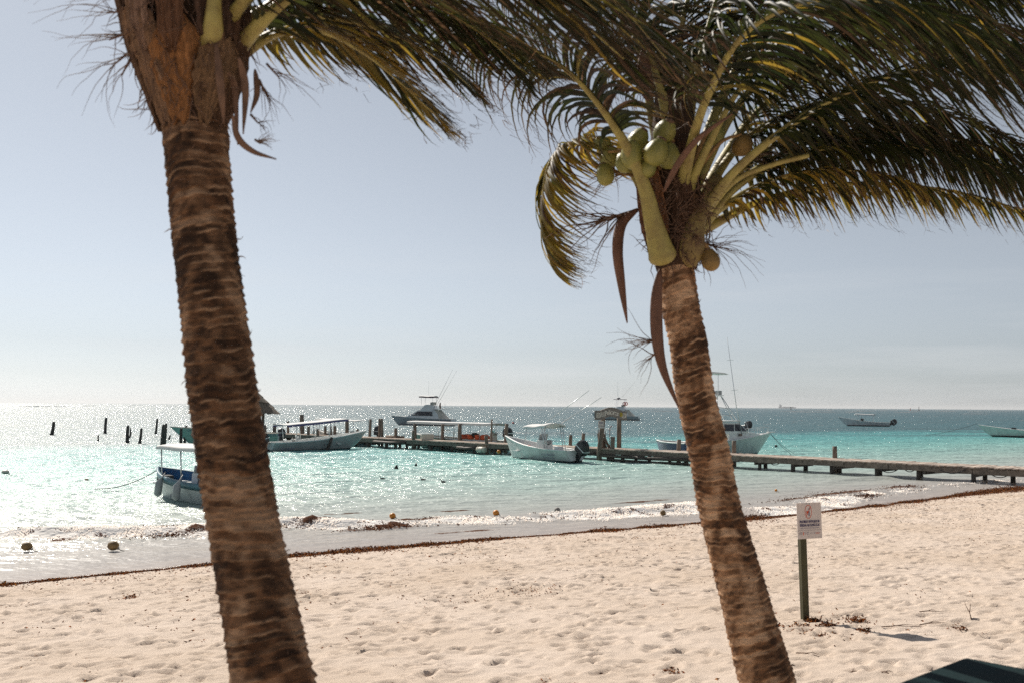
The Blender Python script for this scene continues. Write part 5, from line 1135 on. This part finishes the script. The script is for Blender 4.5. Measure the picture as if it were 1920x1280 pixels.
# sport fisher behind the coconut palm, bow to the right
r_, L_ = boat('sport_fishing_boat', 'white sport-fishing boat with tower and outriggers, bow showing right of the coconut palm', 'boat', (1296, 854), (1428, 851)); L_ = min(L_, 6.4)
hull_parts(r_, L_, 2.5, .95, 1.55, H['sport'], M['white'], M['white'], draft=.4, over=.95, sheer=1.5, floor=.5, gw=.15, deckbow=.5, flare=.45)
mb = MB(); mb.prism([(L_ * .40, .9), (L_ * .90, 1.42), (L_ * .78, 1.6), (L_ * .42, 1.75)], 1.02, .8); cb = mb.build('foredeck', M['white'], r_, None, False, .05)
mb = MB(); mb.prism([(L_ * .30, 1.5), (L_ * .70, 1.62), (L_ * .58, 2.3), (L_ * .30, 2.35)], .92, .75); cb = mb.build('cabin', M['white'], r_, None, False, .04)
for s_ in (-1, 1):
    for x0, x1, x2, x3 in ((.50, .665, .585, .51), (.36, .485, .495, .36)):
        wn = MB(); pr = [(L_ * x0, 1.74), (L_ * x1, 1.72), (L_ * x2, 2.2), (L_ * x3, 2.22)]; hv = lambda z: .92 - .17 * (z - 1.5) / .85
        for off in (0, 1): wn.v += [(x, s_ * (hv(z) + .01 + .02 * off), z) for x, z in pr]
        wn.f += [(0, 1, 2, 3), (7, 6, 5, 4)] + [(i, i + 4, (i + 1) % 4 + 4, (i + 1) % 4) for i in range(4)]; wn.build('side_window', M['glass'], cb)
    mb = MB(); mb.box((L_ * .56, s_ * 1.0, 1.46), (.3, .06, .16)); mb.build('porthole', M['glass'], r_)
mb = MB(); mb.box((L_ * .42, 0, 2.42), (L_ * .34, 1.75, .1)); mb.build('cabin_roof', M['white'], r_, None, False, .04)
for a, c in (((.5, .7, 2.45), (.36, .45, 4.2)), ((.5, -.7, 2.45), (.36, -.45, 4.2)), ((.28, .7, 2.45), (.31, .45, 4.2)), ((.28, -.7, 2.45), (.31, -.45, 4.2)), ((.66, .85, 1.5), (.38, .45, 4.1)), ((.66, -.85, 1.5), (.38, -.45, 4.1)), ((.48, -.68, 2.8), (.29, -.62, 2.9)), ((.46, -.62, 3.3), (.3, -.55, 3.4)), ((.46, .62, 3.3), (.3, .55, 3.4))):
    mb = MB(); mb.tube([(L_ * a[0], a[1], a[2]), (L_ * c[0], c[1], c[2])], .028, 6); mb.build('tower_strut', M['alu'], r_, None, True)
mb = MB(); mb.box((L_ * .335, 0, 4.22), (.7, 1.1, .07)); mb.build('tower_deck', M['white'], r_, None, False, .02)
mb = MB(); mb.box((L_ * .36, -.2, 4.42), (.3, .4, .3)); mb.build('tower_helm', M['grey'], r_, None, False, .03)
mb = MB(); mb.prism([(L_ * .20, 5.75), (L_ * .46, 5.70), (L_ * .40, 5.82), (L_ * .22, 5.88)], .6); mb.build('tower_sunshade', M['canvas'], r_)
for s_ in (-.4, .4):
    mb = MB(); mb.tube([(L_ * .33, s_, 4.2), (L_ * .33, s_, 5.78)], .02, 5); mb.build('shade_post', M['alu'], r_)
mb = MB(); mb.tube([(L_ * .585, -1.0, 1.5), (L_ * .5, -1.05, 3.4), (L_ * .36, -1.15, 8.3)], [.035, .03, .012], 6); mb.build('outrigger', M['alu'], r_, None, True)
for f, z in ((.47, 4.6), (.41, 6.7)):
    mb = MB(); mb.tube([(L_ * f - .3, -1.1, z - .02), (L_ * f + .3, -1.1, z + .03)], .012, 5); mb.build('outrigger_spreader', M['alu'], r_)
for i in range(6):
    t = .62 + .36 * i / 5
    for s_ in (-1, 1):
        b_ = 1.25 * max(.03, 1 - ((t - .42) / .58) ** 2.1) * .9; zz = .95 + .6 * t ** 1.5; mb = MB(); mb.tube([(t * L_ + .9 * t ** 5, s_ * b_, zz), (t * L_ + .9 * t ** 5 + .03, s_ * b_, zz + .45)], .018, 5); mb.build('rail_stanchion', M['alu'], r_)
for s_ in (-1, 1):
    mb = MB(); mb.tube([(t * L_ + .9 * t ** 5 + .03, s_ * 1.25 * max(.03, 1 - ((t - .42) / .58) ** 2.1) * .9, .95 + .6 * t ** 1.5 + .46) for t in np.linspace(.62, .98, 8)], .018, 5); mb.build('bow_rail', M['alu'], r_, None, True)
mb = MB(); mb.box((L_ + .95, 0, 1.6), (.6, .3, .06)); mb.build('bow_pulpit', M['white'], r_, None, False, .01)
for dx, dy in ((1.3, -.8), (2.0, -.4)):
    mb = MB(); mb.tube([(L_ + .9, 0, 1.5), (L_ + .9 + dx * .5, dy * .5, .6), (L_ + .9 + dx, dy, -.02)], .014, 5); mb.build('mooring_line', M['darkrope'], r_, None, True)

# cargo ship on the horizon
sp_ = at(1492, 763.4, 6000); sh = thing('cargo_ship', 'faint grey cargo ship on the horizon', 'ship', (sp_.x, sp_.y, -1.5), math.pi)
mb = MB(); mb.prism([(0, 0), (98, 0), (104, 11), (97, 9), (88, 8), (20, 8), (2, 9)], 8, 9); mb.v = [(x - 0, y, z) for x, y, z in mb.v]; mb.build('hull', M['ship'], sh)
mb = MB(); mb.box((92, 0, 14), (12, 15, 14)); mb.build('deckhouse', M['ship'], sh)
mb = MB(); mb.box((95, 0, 23), (6, 12, 5)); mb.build('bridge', M['ship'], sh)
for x in (20, 38, 56, 72):
    mb = MB(); mb.box((x, 0, 9.5), (14, 13, 3)); mb.build('hatch_cover', M['ship'], sh)
# channel markers
for px, Yd, hh_, mt_, lab in ((1483, 1500, 4.5, 'black', 'thin dark channel marker on the horizon below the cargo ship'), (1707, 1700, 4.5, 'red', 'tiny red channel marker near the right horizon'), (1723, 1700, 6.5, 'black', 'tiny dark channel marker right of the red one')):
    p = at(px, 768, Yd); o = thing('channel_marker', lab, 'marker', (p.x, p.y, 0)); o['group'] = 'channel markers on the horizon'
    mb = MB(); mb.lathe([(1.1, -.3), (1.2, .5), (.9, .7)], 12); mb.build('float', M[mt_], o, None, True)
    mb = MB(); mb.lathe([(.7, .7), (.35, hh_ * .7), (.5, hh_ * .72), (.5, hh_), (.1, hh_ + .3)], 10); mb.build('tower', M[mt_], o, None, True)
# surf breaking on the reef far out
mb = MB(); rr = random.Random(5)
for k in range(46):
    px = rr.choice((rr.uniform(0, 1920), rr.uniform(1500, 1920))); Yd = rr.uniform(650, 1900); p = at(px, 766, Yd); ln_ = rr.uniform(6, 34); n = 10
    pts = [(p.x + ln_ * (i / n - .5), p.y + rr.gauss(0, .6), .05) for i in range(n + 1)]; mb.tube(pts, [max(.05, .55 * math.sin(math.pi * i / n) * rr.uniform(.5, 1)) for i in range(n + 1)], 6)
tag(mb.build('reef_surf', M['surf'], None, None, True), 'broken white surf on the reef along the horizon', None, None, 'stuff')
# whitecaps on the middle water
mb = MB()
for k in range(70):
    Yd = rr.uniform(110, 600); px = rr.uniform(560, 1920); p = at(px, 766, Yd); ln_ = rr.uniform(.5, 2.2); n = 7
    mb.tube([(p.x + ln_ * (i / n - .5), p.y + rr.gauss(0, .12), .02) for i in range(n + 1)], [max(.01, .09 * math.sin(math.pi * i / n) * rr.uniform(.4, 1)) for i in range(n + 1)], 5)
tag(mb.build('whitecaps', M['surf'], None, None, True), 'small whitecaps scattered over the open water', None, None, 'stuff')

# ------------------------------------------------------------------ stumps, buoys, birds
STUMP = [  # px, base y, top y, width px, lean px, label
    (97, 815, 790, 6, 3, 'lone stump farthest left in the glittering water'), (197, 812, 782, 5, 1, 'tall thin stump second from the left'), (184, 826, 815, 3, 0, 'tiny stump tip below the tall thin stump'),
    (239, 829, 797, 6, 0, 'stump with a broken side piece in the left water'), (262, 831, 802, 5, 2, 'slightly leaning stump right of the broken one'), (292, 813, 784, 4, 2, 'narrow stump behind the double stump'),
    (303, 838, 795, 6, 2, 'left half of the tall double stump by the blue boat'), (308, 835, 793, 5, 2, 'right half of the tall double stump by the blue boat'), (317, 823, 815, 3, 2, 'small leaning stub right of the double stump'),
    (339, 837, 802, 6, 0, 'left one of the stump pair in front of the mint bow'), (346, 836, 797, 5, 2, 'right one of the stump pair in front of the mint bow')]
for px, by, ty, wp, le, lab in STUMP:
    p = on_z(px, by, 0); k = p.y / FPX; h_ = at(px, ty, p.y).z; mb = MB(); r = wp * k / 2
    mb.tube([(p.x - le * k * .3, p.y, -.7), (p.x, p.y, 0), (p.x + le * k * .5 + random.gauss(0, .02), p.y, h_ * .5), (p.x + le * k, p.y, h_ * .93), (p.x + le * k + r * .3, p.y, h_)], [r * 1.15, r * 1.1, r, r * .9, r * .55], 9, True, 1, .25)
    o = thing('pier_stump', lab, 'stump', (p.x, p.y, 0), 0, 'stumps of an old pier'); mb.build('weathered_shaft', M['wetpost'], o, (p.x, p.y, 0), False)
    mb = MB(); mb.lathe([(r * 1.25, -.1), (r * 1.35, .05), (r * 1.2, .16)], 9, (p.x, p.y, 0)); mb.build('weed_collar', M['rubber'], o, (p.x, p.y, 0), True)
    if wp == 6 and px == 239: mb = MB(); mb.tube([(p.x + r * 1.2, p.y, .4), (p.x + r * 1.9, p.y, .8), (p.x + r * 1.4, p.y, 1.3)], [r * .5, r * .6, r * .2], 7); mb.build('broken_side_piece', M['wetpost'], o, (p.x, p.y, 0))
def buoy(px, py, rp, mat, lab, sq=.95, group='mooring buoys', sink=.25):
    p = on_z(px, py + rp * .5, 0.03); r = rp / FPX * p.y; o = thing('mooring_buoy', lab, 'buoy', (p.x, p.y, .03), 0, group)
    mb = MB(); mb.ell((0, 0, r * (1 - sink)), (r, r, r * sq), 16, 10); mb.v = [(x + .04 * r * math.sin(9 * z / r), y, z) for x, y, z in mb.v]; mb.build('float', M[mat], o, None, True)
    mb = MB(); mb.torus((r * .85, 0, r * .35), r * .22, r * .07, 12, 6, Matrix.Rotation(R(90), 3, 'X')); mb.build('eye', M['darkrope'], o, None, True)
    mb = MB(); mb.tube([(r * .9, 0, r * .3), (r * 1.5, -.05, .0), (r * 2.2, .1, -.05)], r * .07, 5); mb.build('line', M['darkrope'], o, None, True)
buoy(736, 968, 6, 'buoyorange', 'round orange buoy riding just behind the breaking wave'); buoy(930, 962.5, 6, 'buoyorange', 'orange buoy near the middle of the surf line')
buoy(652, 976, 5.5, 'buoyorange', 'half-sunk orange buoy left in the surf foam', .6, sink=.6); buoy(1045, 957, 5.5, 'buoygrey', 'grey-white buoy behind the surf foam')
buoy(1243, 962, 5.5, 'buoybrown', 'yellow-brown buoy at the water edge left of the coconut palm'); buoy(50, 1026, 10, 'buoybrown', 'dark fouled buoy in the shallows at far left', .8)
buoy(212, 1025, 10.5, 'buoybrown', 'tan fouled buoy in the shallows beside the near palm', .85); buoy(1455, 919, 2.6, 'buoyorange', 'small orange float in the shallows right of the coconut palm')
buoy(10, 886, 7, 'cream', 'pale pink float at the left edge of the picture', .6); buoy(162, 899, 3.5, 'buoybrown', 'small brown float on the blue boat mooring line', .5)
buoy(1455, 836, 2.8, 'rubber', 'small dark float off the sport-fisher bow', .8); buoy(962, 792.5, 2.2, 'red', 'small red float on the water left of the Pelicanos arch', .8); buoy(935, 851, 3.5, 'buoyorange', 'orange ball fender at the white boat bow', 1.0, sink=-.9)
for px, py, fl, lab in ((717, 898, 1, 'leftmost of three dark seabirds afloat'), (793, 900, 1, 'middle one of three dark seabirds afloat, neck up'), (831, 904, 1, 'rightmost of three dark seabirds afloat')):
    p = on_z(px, py, 0); o = thing('seabird', lab, 'bird', (p.x, p.y, 0), R(180 + random.uniform(-15, 15)), 'seabirds on the water')
    mb = MB(); s = .5; mb.tube([Vector(q) * s for q in ((-.30, 0, .13), (-.22, 0, .09), (-.1, 0, .06), (.04, 0, .05), (.13, 0, .08), (.18, 0, .15), (.185, 0, .23), (.20, 0, .29), (.24, 0, .305), (.27, 0, .295), (.36, 0, .27))], [x * s for x in (.012, .035, .075, .085, .065, .034, .026, .03, .032, .018, .004)], 10, True, .95); mb.build('body', M['bird'], o, None, True)
    for g in (-1, 1):
        mb = MB(); mb.ell((-.04, .036 * g, .05), (.085, .01, .023), 10, 6, Matrix.Rotation(R(-12), 3, 'Y')); mb.build('wing', M['bird'], o, None, True)
for px, py, wp, lab in ((743, 878, 8, 'larger dark weed clump afloat beyond the seabirds'), (780, 873, 5, 'smaller dark weed clump afloat beyond the seabirds')):
    p = on_z(px, py, 0); r = wp / 2 / FPX * p.y; o = thing('floating_weed_clump', lab, 'seaweed', (p.x, p.y, 0)); mb = MB()
    mb.ell((0, 0, .02), (r, r * .6, .1), 14, 8); mb.ell((r * .2, 0, .1), (r * .5, r * .4, .08), 10, 6); mb.v = [(x * (1 + random.gauss(0, .08)), y, z * (1 + random.gauss(0, .15))) for x, y, z in mb.v]; mb.build('weed_mass', M['bird'], o, None, True)
    mb = MB(); mb.tube([(r * .2, 0, .1), (r * .3, 0, .2), (r * .5, 0, .22)], [.02, .015, .008], 5); mb.build('frond_tip', M['bird'], o)

# ------------------------------------------------------------------ beach things
def ground_at(px, py):
    d = ray(px, py); t_ = 5.0
    for _ in range(4000):
        p = CAM + d * t_
        if p.z < gz(p.x, p.y): break
        t_ += .02
    return CAM + d * t_
sgp = ground_at(1513, 1163); sg = thing('beach_sign', 'white no-alcohol notice board on a green post in the sand', 'sign', (sgp.x, sgp.y, gz(sgp.x, sgp.y)))
k3 = sgp.y / FPX; zt = at(1505, 990, sgp.y).z - sg.location.z
mb = MB(); mb.box((-.035, 0, zt / 2 - .15), (.085, .085, zt + .3), R(12), 0, R(-1.6)); mb.build('post', M['postgreen'], sg, None, False, .006)
bw, bh = .335, .46; cxs = at(1514.5, 974, sgp.y); bz = cxs.z - sg.location.z
mb = MB(); mb.box((cxs.x - sgp.x, -.065, bz), (bw, .012, bh), R(10), 0, R(-1.8)); bo = mb.build('sign_board', M['board'], sg, None, False, .002)
bo_c = Vector((cxs.x - sgp.x, -.065, bz)); Mb = Matrix.Translation(bo_c) @ Matrix.Rotation(R(10), 4, 'Z') @ Matrix.Rotation(R(-1.8), 4, 'Y')
def on_board(x, z, o, extra=Matrix.Identity(4)): o.matrix_local = Mb @ Matrix.Translation((x, -.0085, z)) @ Matrix.Rotation(R(90), 4, 'X') @ extra
for txt, z, sz, sx in (('PROHIBIDO INTRODUCIR', -.012, .042, .56), ('BEBIDAS ALCOHÓLICAS', -.058, .042, .60)):
    o = text_mesh(txt, sz, M['ink'], bo, (0, 0, 0), bold=.0005); on_board(0, z, o, Matrix.Diagonal((sx, 1.1, 1, 1)))
def flat_strip(x, z, w_, h_, mat, name): 
    mb = MB(); mb.box((0, 0, 0), (w_, h_, .002)); o = mb.build(name, mat, bo); on_board(x, z, o); return o
flat_strip(0, -.095, .26, .010, M['inkgrey'], 'printed_line'); flat_strip(0, -.122, .335, .0025, M['inkgrey'], 'panel_seam')
for i, (x, w_, h_, mm) in enumerate(((-.14, .006, .03, 'inkgrey'), (-.118, .016, .034, 'inkgrey'), (-.09, .009, .038, 'inkred'), (-.062, .014, .03, 'inkgrey'), (-.03, .02, .034, 'inkgrey'), (.02, .03, .006, 'inkgrey'), (.06, .006, .026, 'inkgrey'), (.105, .055, .008, 'inkred'))):
    flat_strip(x, -.16, w_, h_, M[mm], 'small_logo')
mb = MB(); n = 36; V = []
for i in range(n):
    a = 2 * math.pi * i / n
    for q in (1.0, .86): V += [(.047 * q * math.cos(a), .088 * (q if q == 1 else .92) * math.sin(a), 0)]
mb.add(V, [(2 * i, 2 * i + 1, (2 * i + 3) % (2 * n), (2 * i + 2) % (2 * n)) for i in range(n)]); o = mb.build('prohibition_ring', M['inkred'], bo); on_board(-.012, .115, o)
mb = MB(); mb.box((0, 0, 0), (.006, .155, .001), R(-26)); o = mb.build('prohibition_bar', M['inkred'], bo); on_board(-.012, .115, o, Matrix.Translation((0, 0, .0015)))
mb = MB(); mb.add([(-.007, -.05, 0), (.007, -.05, 0), (.007, .012, 0), (.003, .024, 0), (.003, .05, 0), (-.003, .05, 0), (-.003, .024, 0), (-.007, .012, 0)], [(0, 1, 2, 3, 4, 5, 6, 7)]); o = mb.build('bottle_symbol', M['ink'], bo); on_board(-.002, .11, o)
mb = MB(); mb.add([(-.012, -.02, 0), (.004, -.02, 0), (.008, .02, 0), (-.016, .02, 0)], [(0, 1, 2, 3)]); o = mb.build('cup_symbol', M['inkred'], bo); on_board(-.024, .105, o)

for x, z in ((-.03, .215), (.01, .216), (-.02, -.20)):
    mb = MB(); mb.lathe([(.006, 0), (.006, .004), (.003, .006)], 8); o = mb.build('bolt', M['grey'], bo); on_board(x, z, o)
# dark green bin, far corner of its lid in the frame
bc = at(1801, 1236, 4.4); bw_, bl_ = .74, .62
bx_ang = math.atan2(-.42, -.46); e1 = Vector((math.cos(bx_ang), math.sin(bx_ang), 0)); e2 = Vector((-e1.y, e1.x, 0))
ctr = Vector((bc.x, bc.y, 0)) + e1 * bw_ / 2 + e2 * bl_ / 2; gzb = gz(ctr.x, ctr.y)
bn = thing('waste_bin', 'dark green plastic bin whose lid corner fills the bottom right', 'bin', (ctr.x, ctr.y, gzb - .03), bx_ang); hb = bc.z - gzb + .03
mb = MB(); mb.box((0, 0, (hb - .1) / 2), (bw_ * .84, bl_ * .84, hb - .1), 0, 0, 0, 1.1); mb.build('bin_body', M['bin'], bn, None, False, .03)
mb = MB(); mb.box((0, 0, hb - .055), (bw_ * .985, bl_ * .985, .11)); mb.build('rim', M['bin'], bn, None, False, .03)
mb = MB(); mb.box((0, 0, hb + .005), (bw_ * .96, bl_ * .96, .05), 0, 0, 0, .9); mb.build('lid', M['bin'], bn, None, False, .02)
mb = MB(); mb.tube([(bw_ * .52, -.2, hb - .1), (bw_ * .58, -.2, hb - .08), (bw_ * .58, .2, hb - .08), (bw_ * .52, .2, hb - .1)], .018, 8); mb.build('handle', M['bin'], bn, None, True)

# sargassum wrack along the tide line, and dry scraps on the sand
rs = np.random.default_rng(3)
def flakes(pts, size, cols, name, label, up=.5):
    n = len(pts); k = 4
    d = rs.normal(size=(n, 3)); d[:, 2] *= up; d /= np.linalg.norm(d, axis=1)[:, None]
    e = np.cross(d, rs.normal(size=(n, 3))); e /= np.linalg.norm(e, axis=1)[:, None]
    s_ = size * rs.uniform(.5, 1.5, (n, 1)); b_ = np.cross(d, e) * s_ * .35
    P = np.stack([pts - d * s_, pts + e * s_ * .35 + b_, pts + d * s_ + b_ * .6, pts - e * s_ * .3 - b_ * .3], 1).reshape(-1, 3)
    c = cols[rs.integers(0, len(cols), n)] * rs.uniform(.6, 1.35, (n, 1)); C = np.repeat(np.concatenate([c, np.ones((n, 1))], 1), 4, 0)
    F = np.arange(n * 4).reshape(-1, 4); F = np.concatenate([F[:, [0, 1, 2]], F[:, [0, 2, 3]], F[:, [0, 3, 1]]])
    o = npmesh(name, P, F, M['weed'], False, None, C); tag(o, label, None, None, 'stuff'); return o
n = 76000; u = rs.uniform(-4, 46, n); hump = .15 + 1.15 * np.clip(fbm(u * .9, u * 0, 4, 61) + .35, 0, 1.3)
wdt = np.interp(u, [-4, 20, 30, 36, 46], [.20, .20, .21, .40, .6]) * hump
s = rs.normal(0, 1, n) * wdt + .04 + .12 * fbm(u * 1.3, u * 0 + 7, 3, 63); s = np.where(rs.random(n) < .07, s + rs.exponential(.5, n), s); z = beach_z(u, shore(u) + s) + np.abs(rs.normal(0, .028, n)) * np.exp(-(s / (wdt * 1.2)) ** 2) * (1 + (u > 33)) * hump * 1.2
P = np.stack([P0.x + u * D_.x + (shore(u) + s) * N_.x, P0.y + u * D_.y + (shore(u) + s) * N_.y, z], 1)
wc = np.array([(.22, .078, .034), (.14, .052, .026), (.27, .11, .048), (.08, .034, .02), (.30, .15, .065)])
flakes(P, .030, wc * 1.0, 'seaweed_wrack', 'line of rust-brown seaweed washed up along the tide line')
n = 17000; u = rs.uniform(-4, 44, n); s = rs.exponential(2.2, n) + .2; s = np.where(rs.random(n) < .35, rs.uniform(.3, 17, n), s); cl = fbm(u * .9, s * .9, 3, 71); keep = cl > .12; u, s = u[keep], s[keep]
P = np.stack([P0.x + u * D_.x + (shore(u) + s) * N_.x, P0.y + u * D_.y + (shore(u) + s) * N_.y, beach_z(u, shore(u) + s) + .012], 1)
flakes(P, .022, wc, 'dry_weed_scraps', 'scraps of dry seaweed and bark scattered over the sand', .25)
pts = []
for px, py, nn, sp in ((1527, 1166, 220, .05), (1550, 1174, 120, .05), (1607, 1165, 130, .07), (1618, 1184, 70, .05), (1505, 1177, 160, .16), (1560, 1190, 60, .1), (1800, 1180, 50, .06), (570, 1115, 120, .25), (245, 1122, 60, .07), (1010, 1110, 160, .4), (900, 1130, 160, .5), (1255, 1262, 40, .05), (1600, 1165, 60, .2)):
    g = ground_at(px, py)
    for _ in range(nn): pts.append((g.x + random.gauss(0, sp), g.y + random.gauss(0, sp), gz(g.x, g.y) + .01 + abs(random.gauss(0, .02)) * (sp < .09)))
flakes(np.array(pts), .022, wc, 'dry_weed_tufts', 'small tufts of dry weed on the sand around the sign', .6)
for px, py, ang, ln_, lab in ((1515, 1229, -35, .26, 'double dry stick lying on the sand left of the sign shadow'), (1750, 1170, 20, .42, 'long thin stick on the sand right of the sign'), (1690, 1176, 4, .5, 'straight thin stick lying behind the sign shadow'), (1604, 1262, 30, .2, 'short stick on the sand near the bottom'), (1661, 1264, -40, .14, 'stubby stick near the green bin'), (1820, 1160, 70, .22, 'upright forked twig in the sand at right'), (1745, 1148, 2, .3, 'faint thin stick behind the sign on the right')):
    g = ground_at(px, py); o = thing('dry_stick', lab, 'stick', (g.x, g.y, gz(g.x, g.y)), R(ang), 'dry sticks on the sand'); mb = MB(); upz = .16 if 'upright' in lab else .0
    mb.tube([(-ln_ / 2, 0, .012), (-ln_ * .1, .012, .022 + upz * .4), (ln_ / 2, -.01, .012 + upz)], [.007, .006, .003], 6, True, 1, .2); mb.build('stem', M['twig'], o, None, True)
    mb = MB(); mb.tube([(-ln_ * .1, .012, .022 + upz * .4), (ln_ * .1, .05, .03 + upz * .8), (ln_ * .35, .06, .02 + upz * 1.1)], [.005, .004, .002], 5); mb.build('side_twig', M['twig'], o, None, True)


rb = np.random.default_rng(17)
n = 42000; u = rb.uniform(-6, 46, n); dbv = np.interp(u, _bu, _bd); envv = np.clip(.65 + .75 * fbm(u * .33, u * 0, 3, 31), .12, 1.4) * calm(u); wobv = .7 * fbm(u * .5, u * 0 + 4, 3, 33)
q = -.25 + rb.normal(0, .34, n); d = dbv + wobv + q; keep = (fbm(u * 2.2, d * 2.6, 4, 41) + rb.normal(0, .25, n)) * .6 + envv * .55 > .42; u, d, q, envv = u[keep], d[keep], q[keep], envv[keep]
zz = .20 * envv * np.where(q > 0, np.exp(-(q / 1.1) ** 2), np.exp(-(q / .38) ** 2)) + .02; ss = shore(u) - d; rr_ = .007 + .02 * rb.random(len(u)) ** 2; c = np.stack([P0.x + u * D_.x + ss * N_.x, P0.y + u * D_.y + ss * N_.y, zz + rr_ * .3], 1)
oc = np.array([(1, 0, 0), (-1, 0, 0), (0, 1, 0), (0, -1, 0), (0, 0, 1), (0, 0, -1)]); of = np.array([(0, 2, 4), (2, 1, 4), (1, 3, 4), (3, 0, 4), (2, 0, 5), (1, 2, 5), (3, 1, 5), (0, 3, 5)])
V = (c[:, None, :] + oc[None] * rr_[:, None, None] * rb.uniform(.7, 1.4, (len(u), 1, 3))).reshape(-1, 3); F = (np.arange(len(u))[:, None, None] * 6 + of[None]).reshape(-1, 3)
cc = np.where((fbm(u * 1.6, d * 3, 3, 91)[:, None] + rb.normal(0, .12, (len(u), 1))) > .36, np.array([[.22, .13, .09]]), np.array([[.82, .79, .76]])); C = np.repeat(np.concatenate([cc, np.ones((len(u), 1))], 1), 6, 0)
tag(npmesh('wave_foam', V, F, leafmat('foam_bubbles', .5, .5), True, None, C), 'bubbly white foam on the small breaking wave', None, None, 'stuff')

pw = []
for px, py, su, sd in WEEDSPOT:
    a, c = us(*on_z(px, py, .1).xy)
    for _ in range(420):
        u_, s_ = a + random.gauss(0, su * .55), c + random.gauss(0, sd * .5); pw.append((P0.x + u_ * D_.x + s_ * N_.x, P0.y + u_ * D_.y + s_ * N_.y, .03 + abs(random.gauss(0, .045))))
flakes(np.array(pw), .035, wc * .6, 'surf_weed', 'brown seaweed tumbling in the small breaking wave', .6)

# ------------------------------------------------------------------ sea air: one even haze over everything
mt = bpy.data.materials.new('sea_haze'); mt.use_nodes = True; t = mt.node_tree; t.nodes.clear(); out = t.nodes.new('ShaderNodeOutputMaterial'); pv = t.nodes.new('ShaderNodeVolumePrincipled')
pv.inputs['Color'].default_value = (.93, .95, .97, 1); pv.inputs['Density'].default_value = HAZE; pv.inputs['Anisotropy'].default_value = .3; t.links.new(pv.outputs[0], out.inputs['Volume'])
mb = MB(); mb.box((0, 0, 12.0), (34000, 34000, 38)); hz = mb.build('haze', mt); tag(hz, 'thin pale sea haze filling the air', None, None, 'stuff')
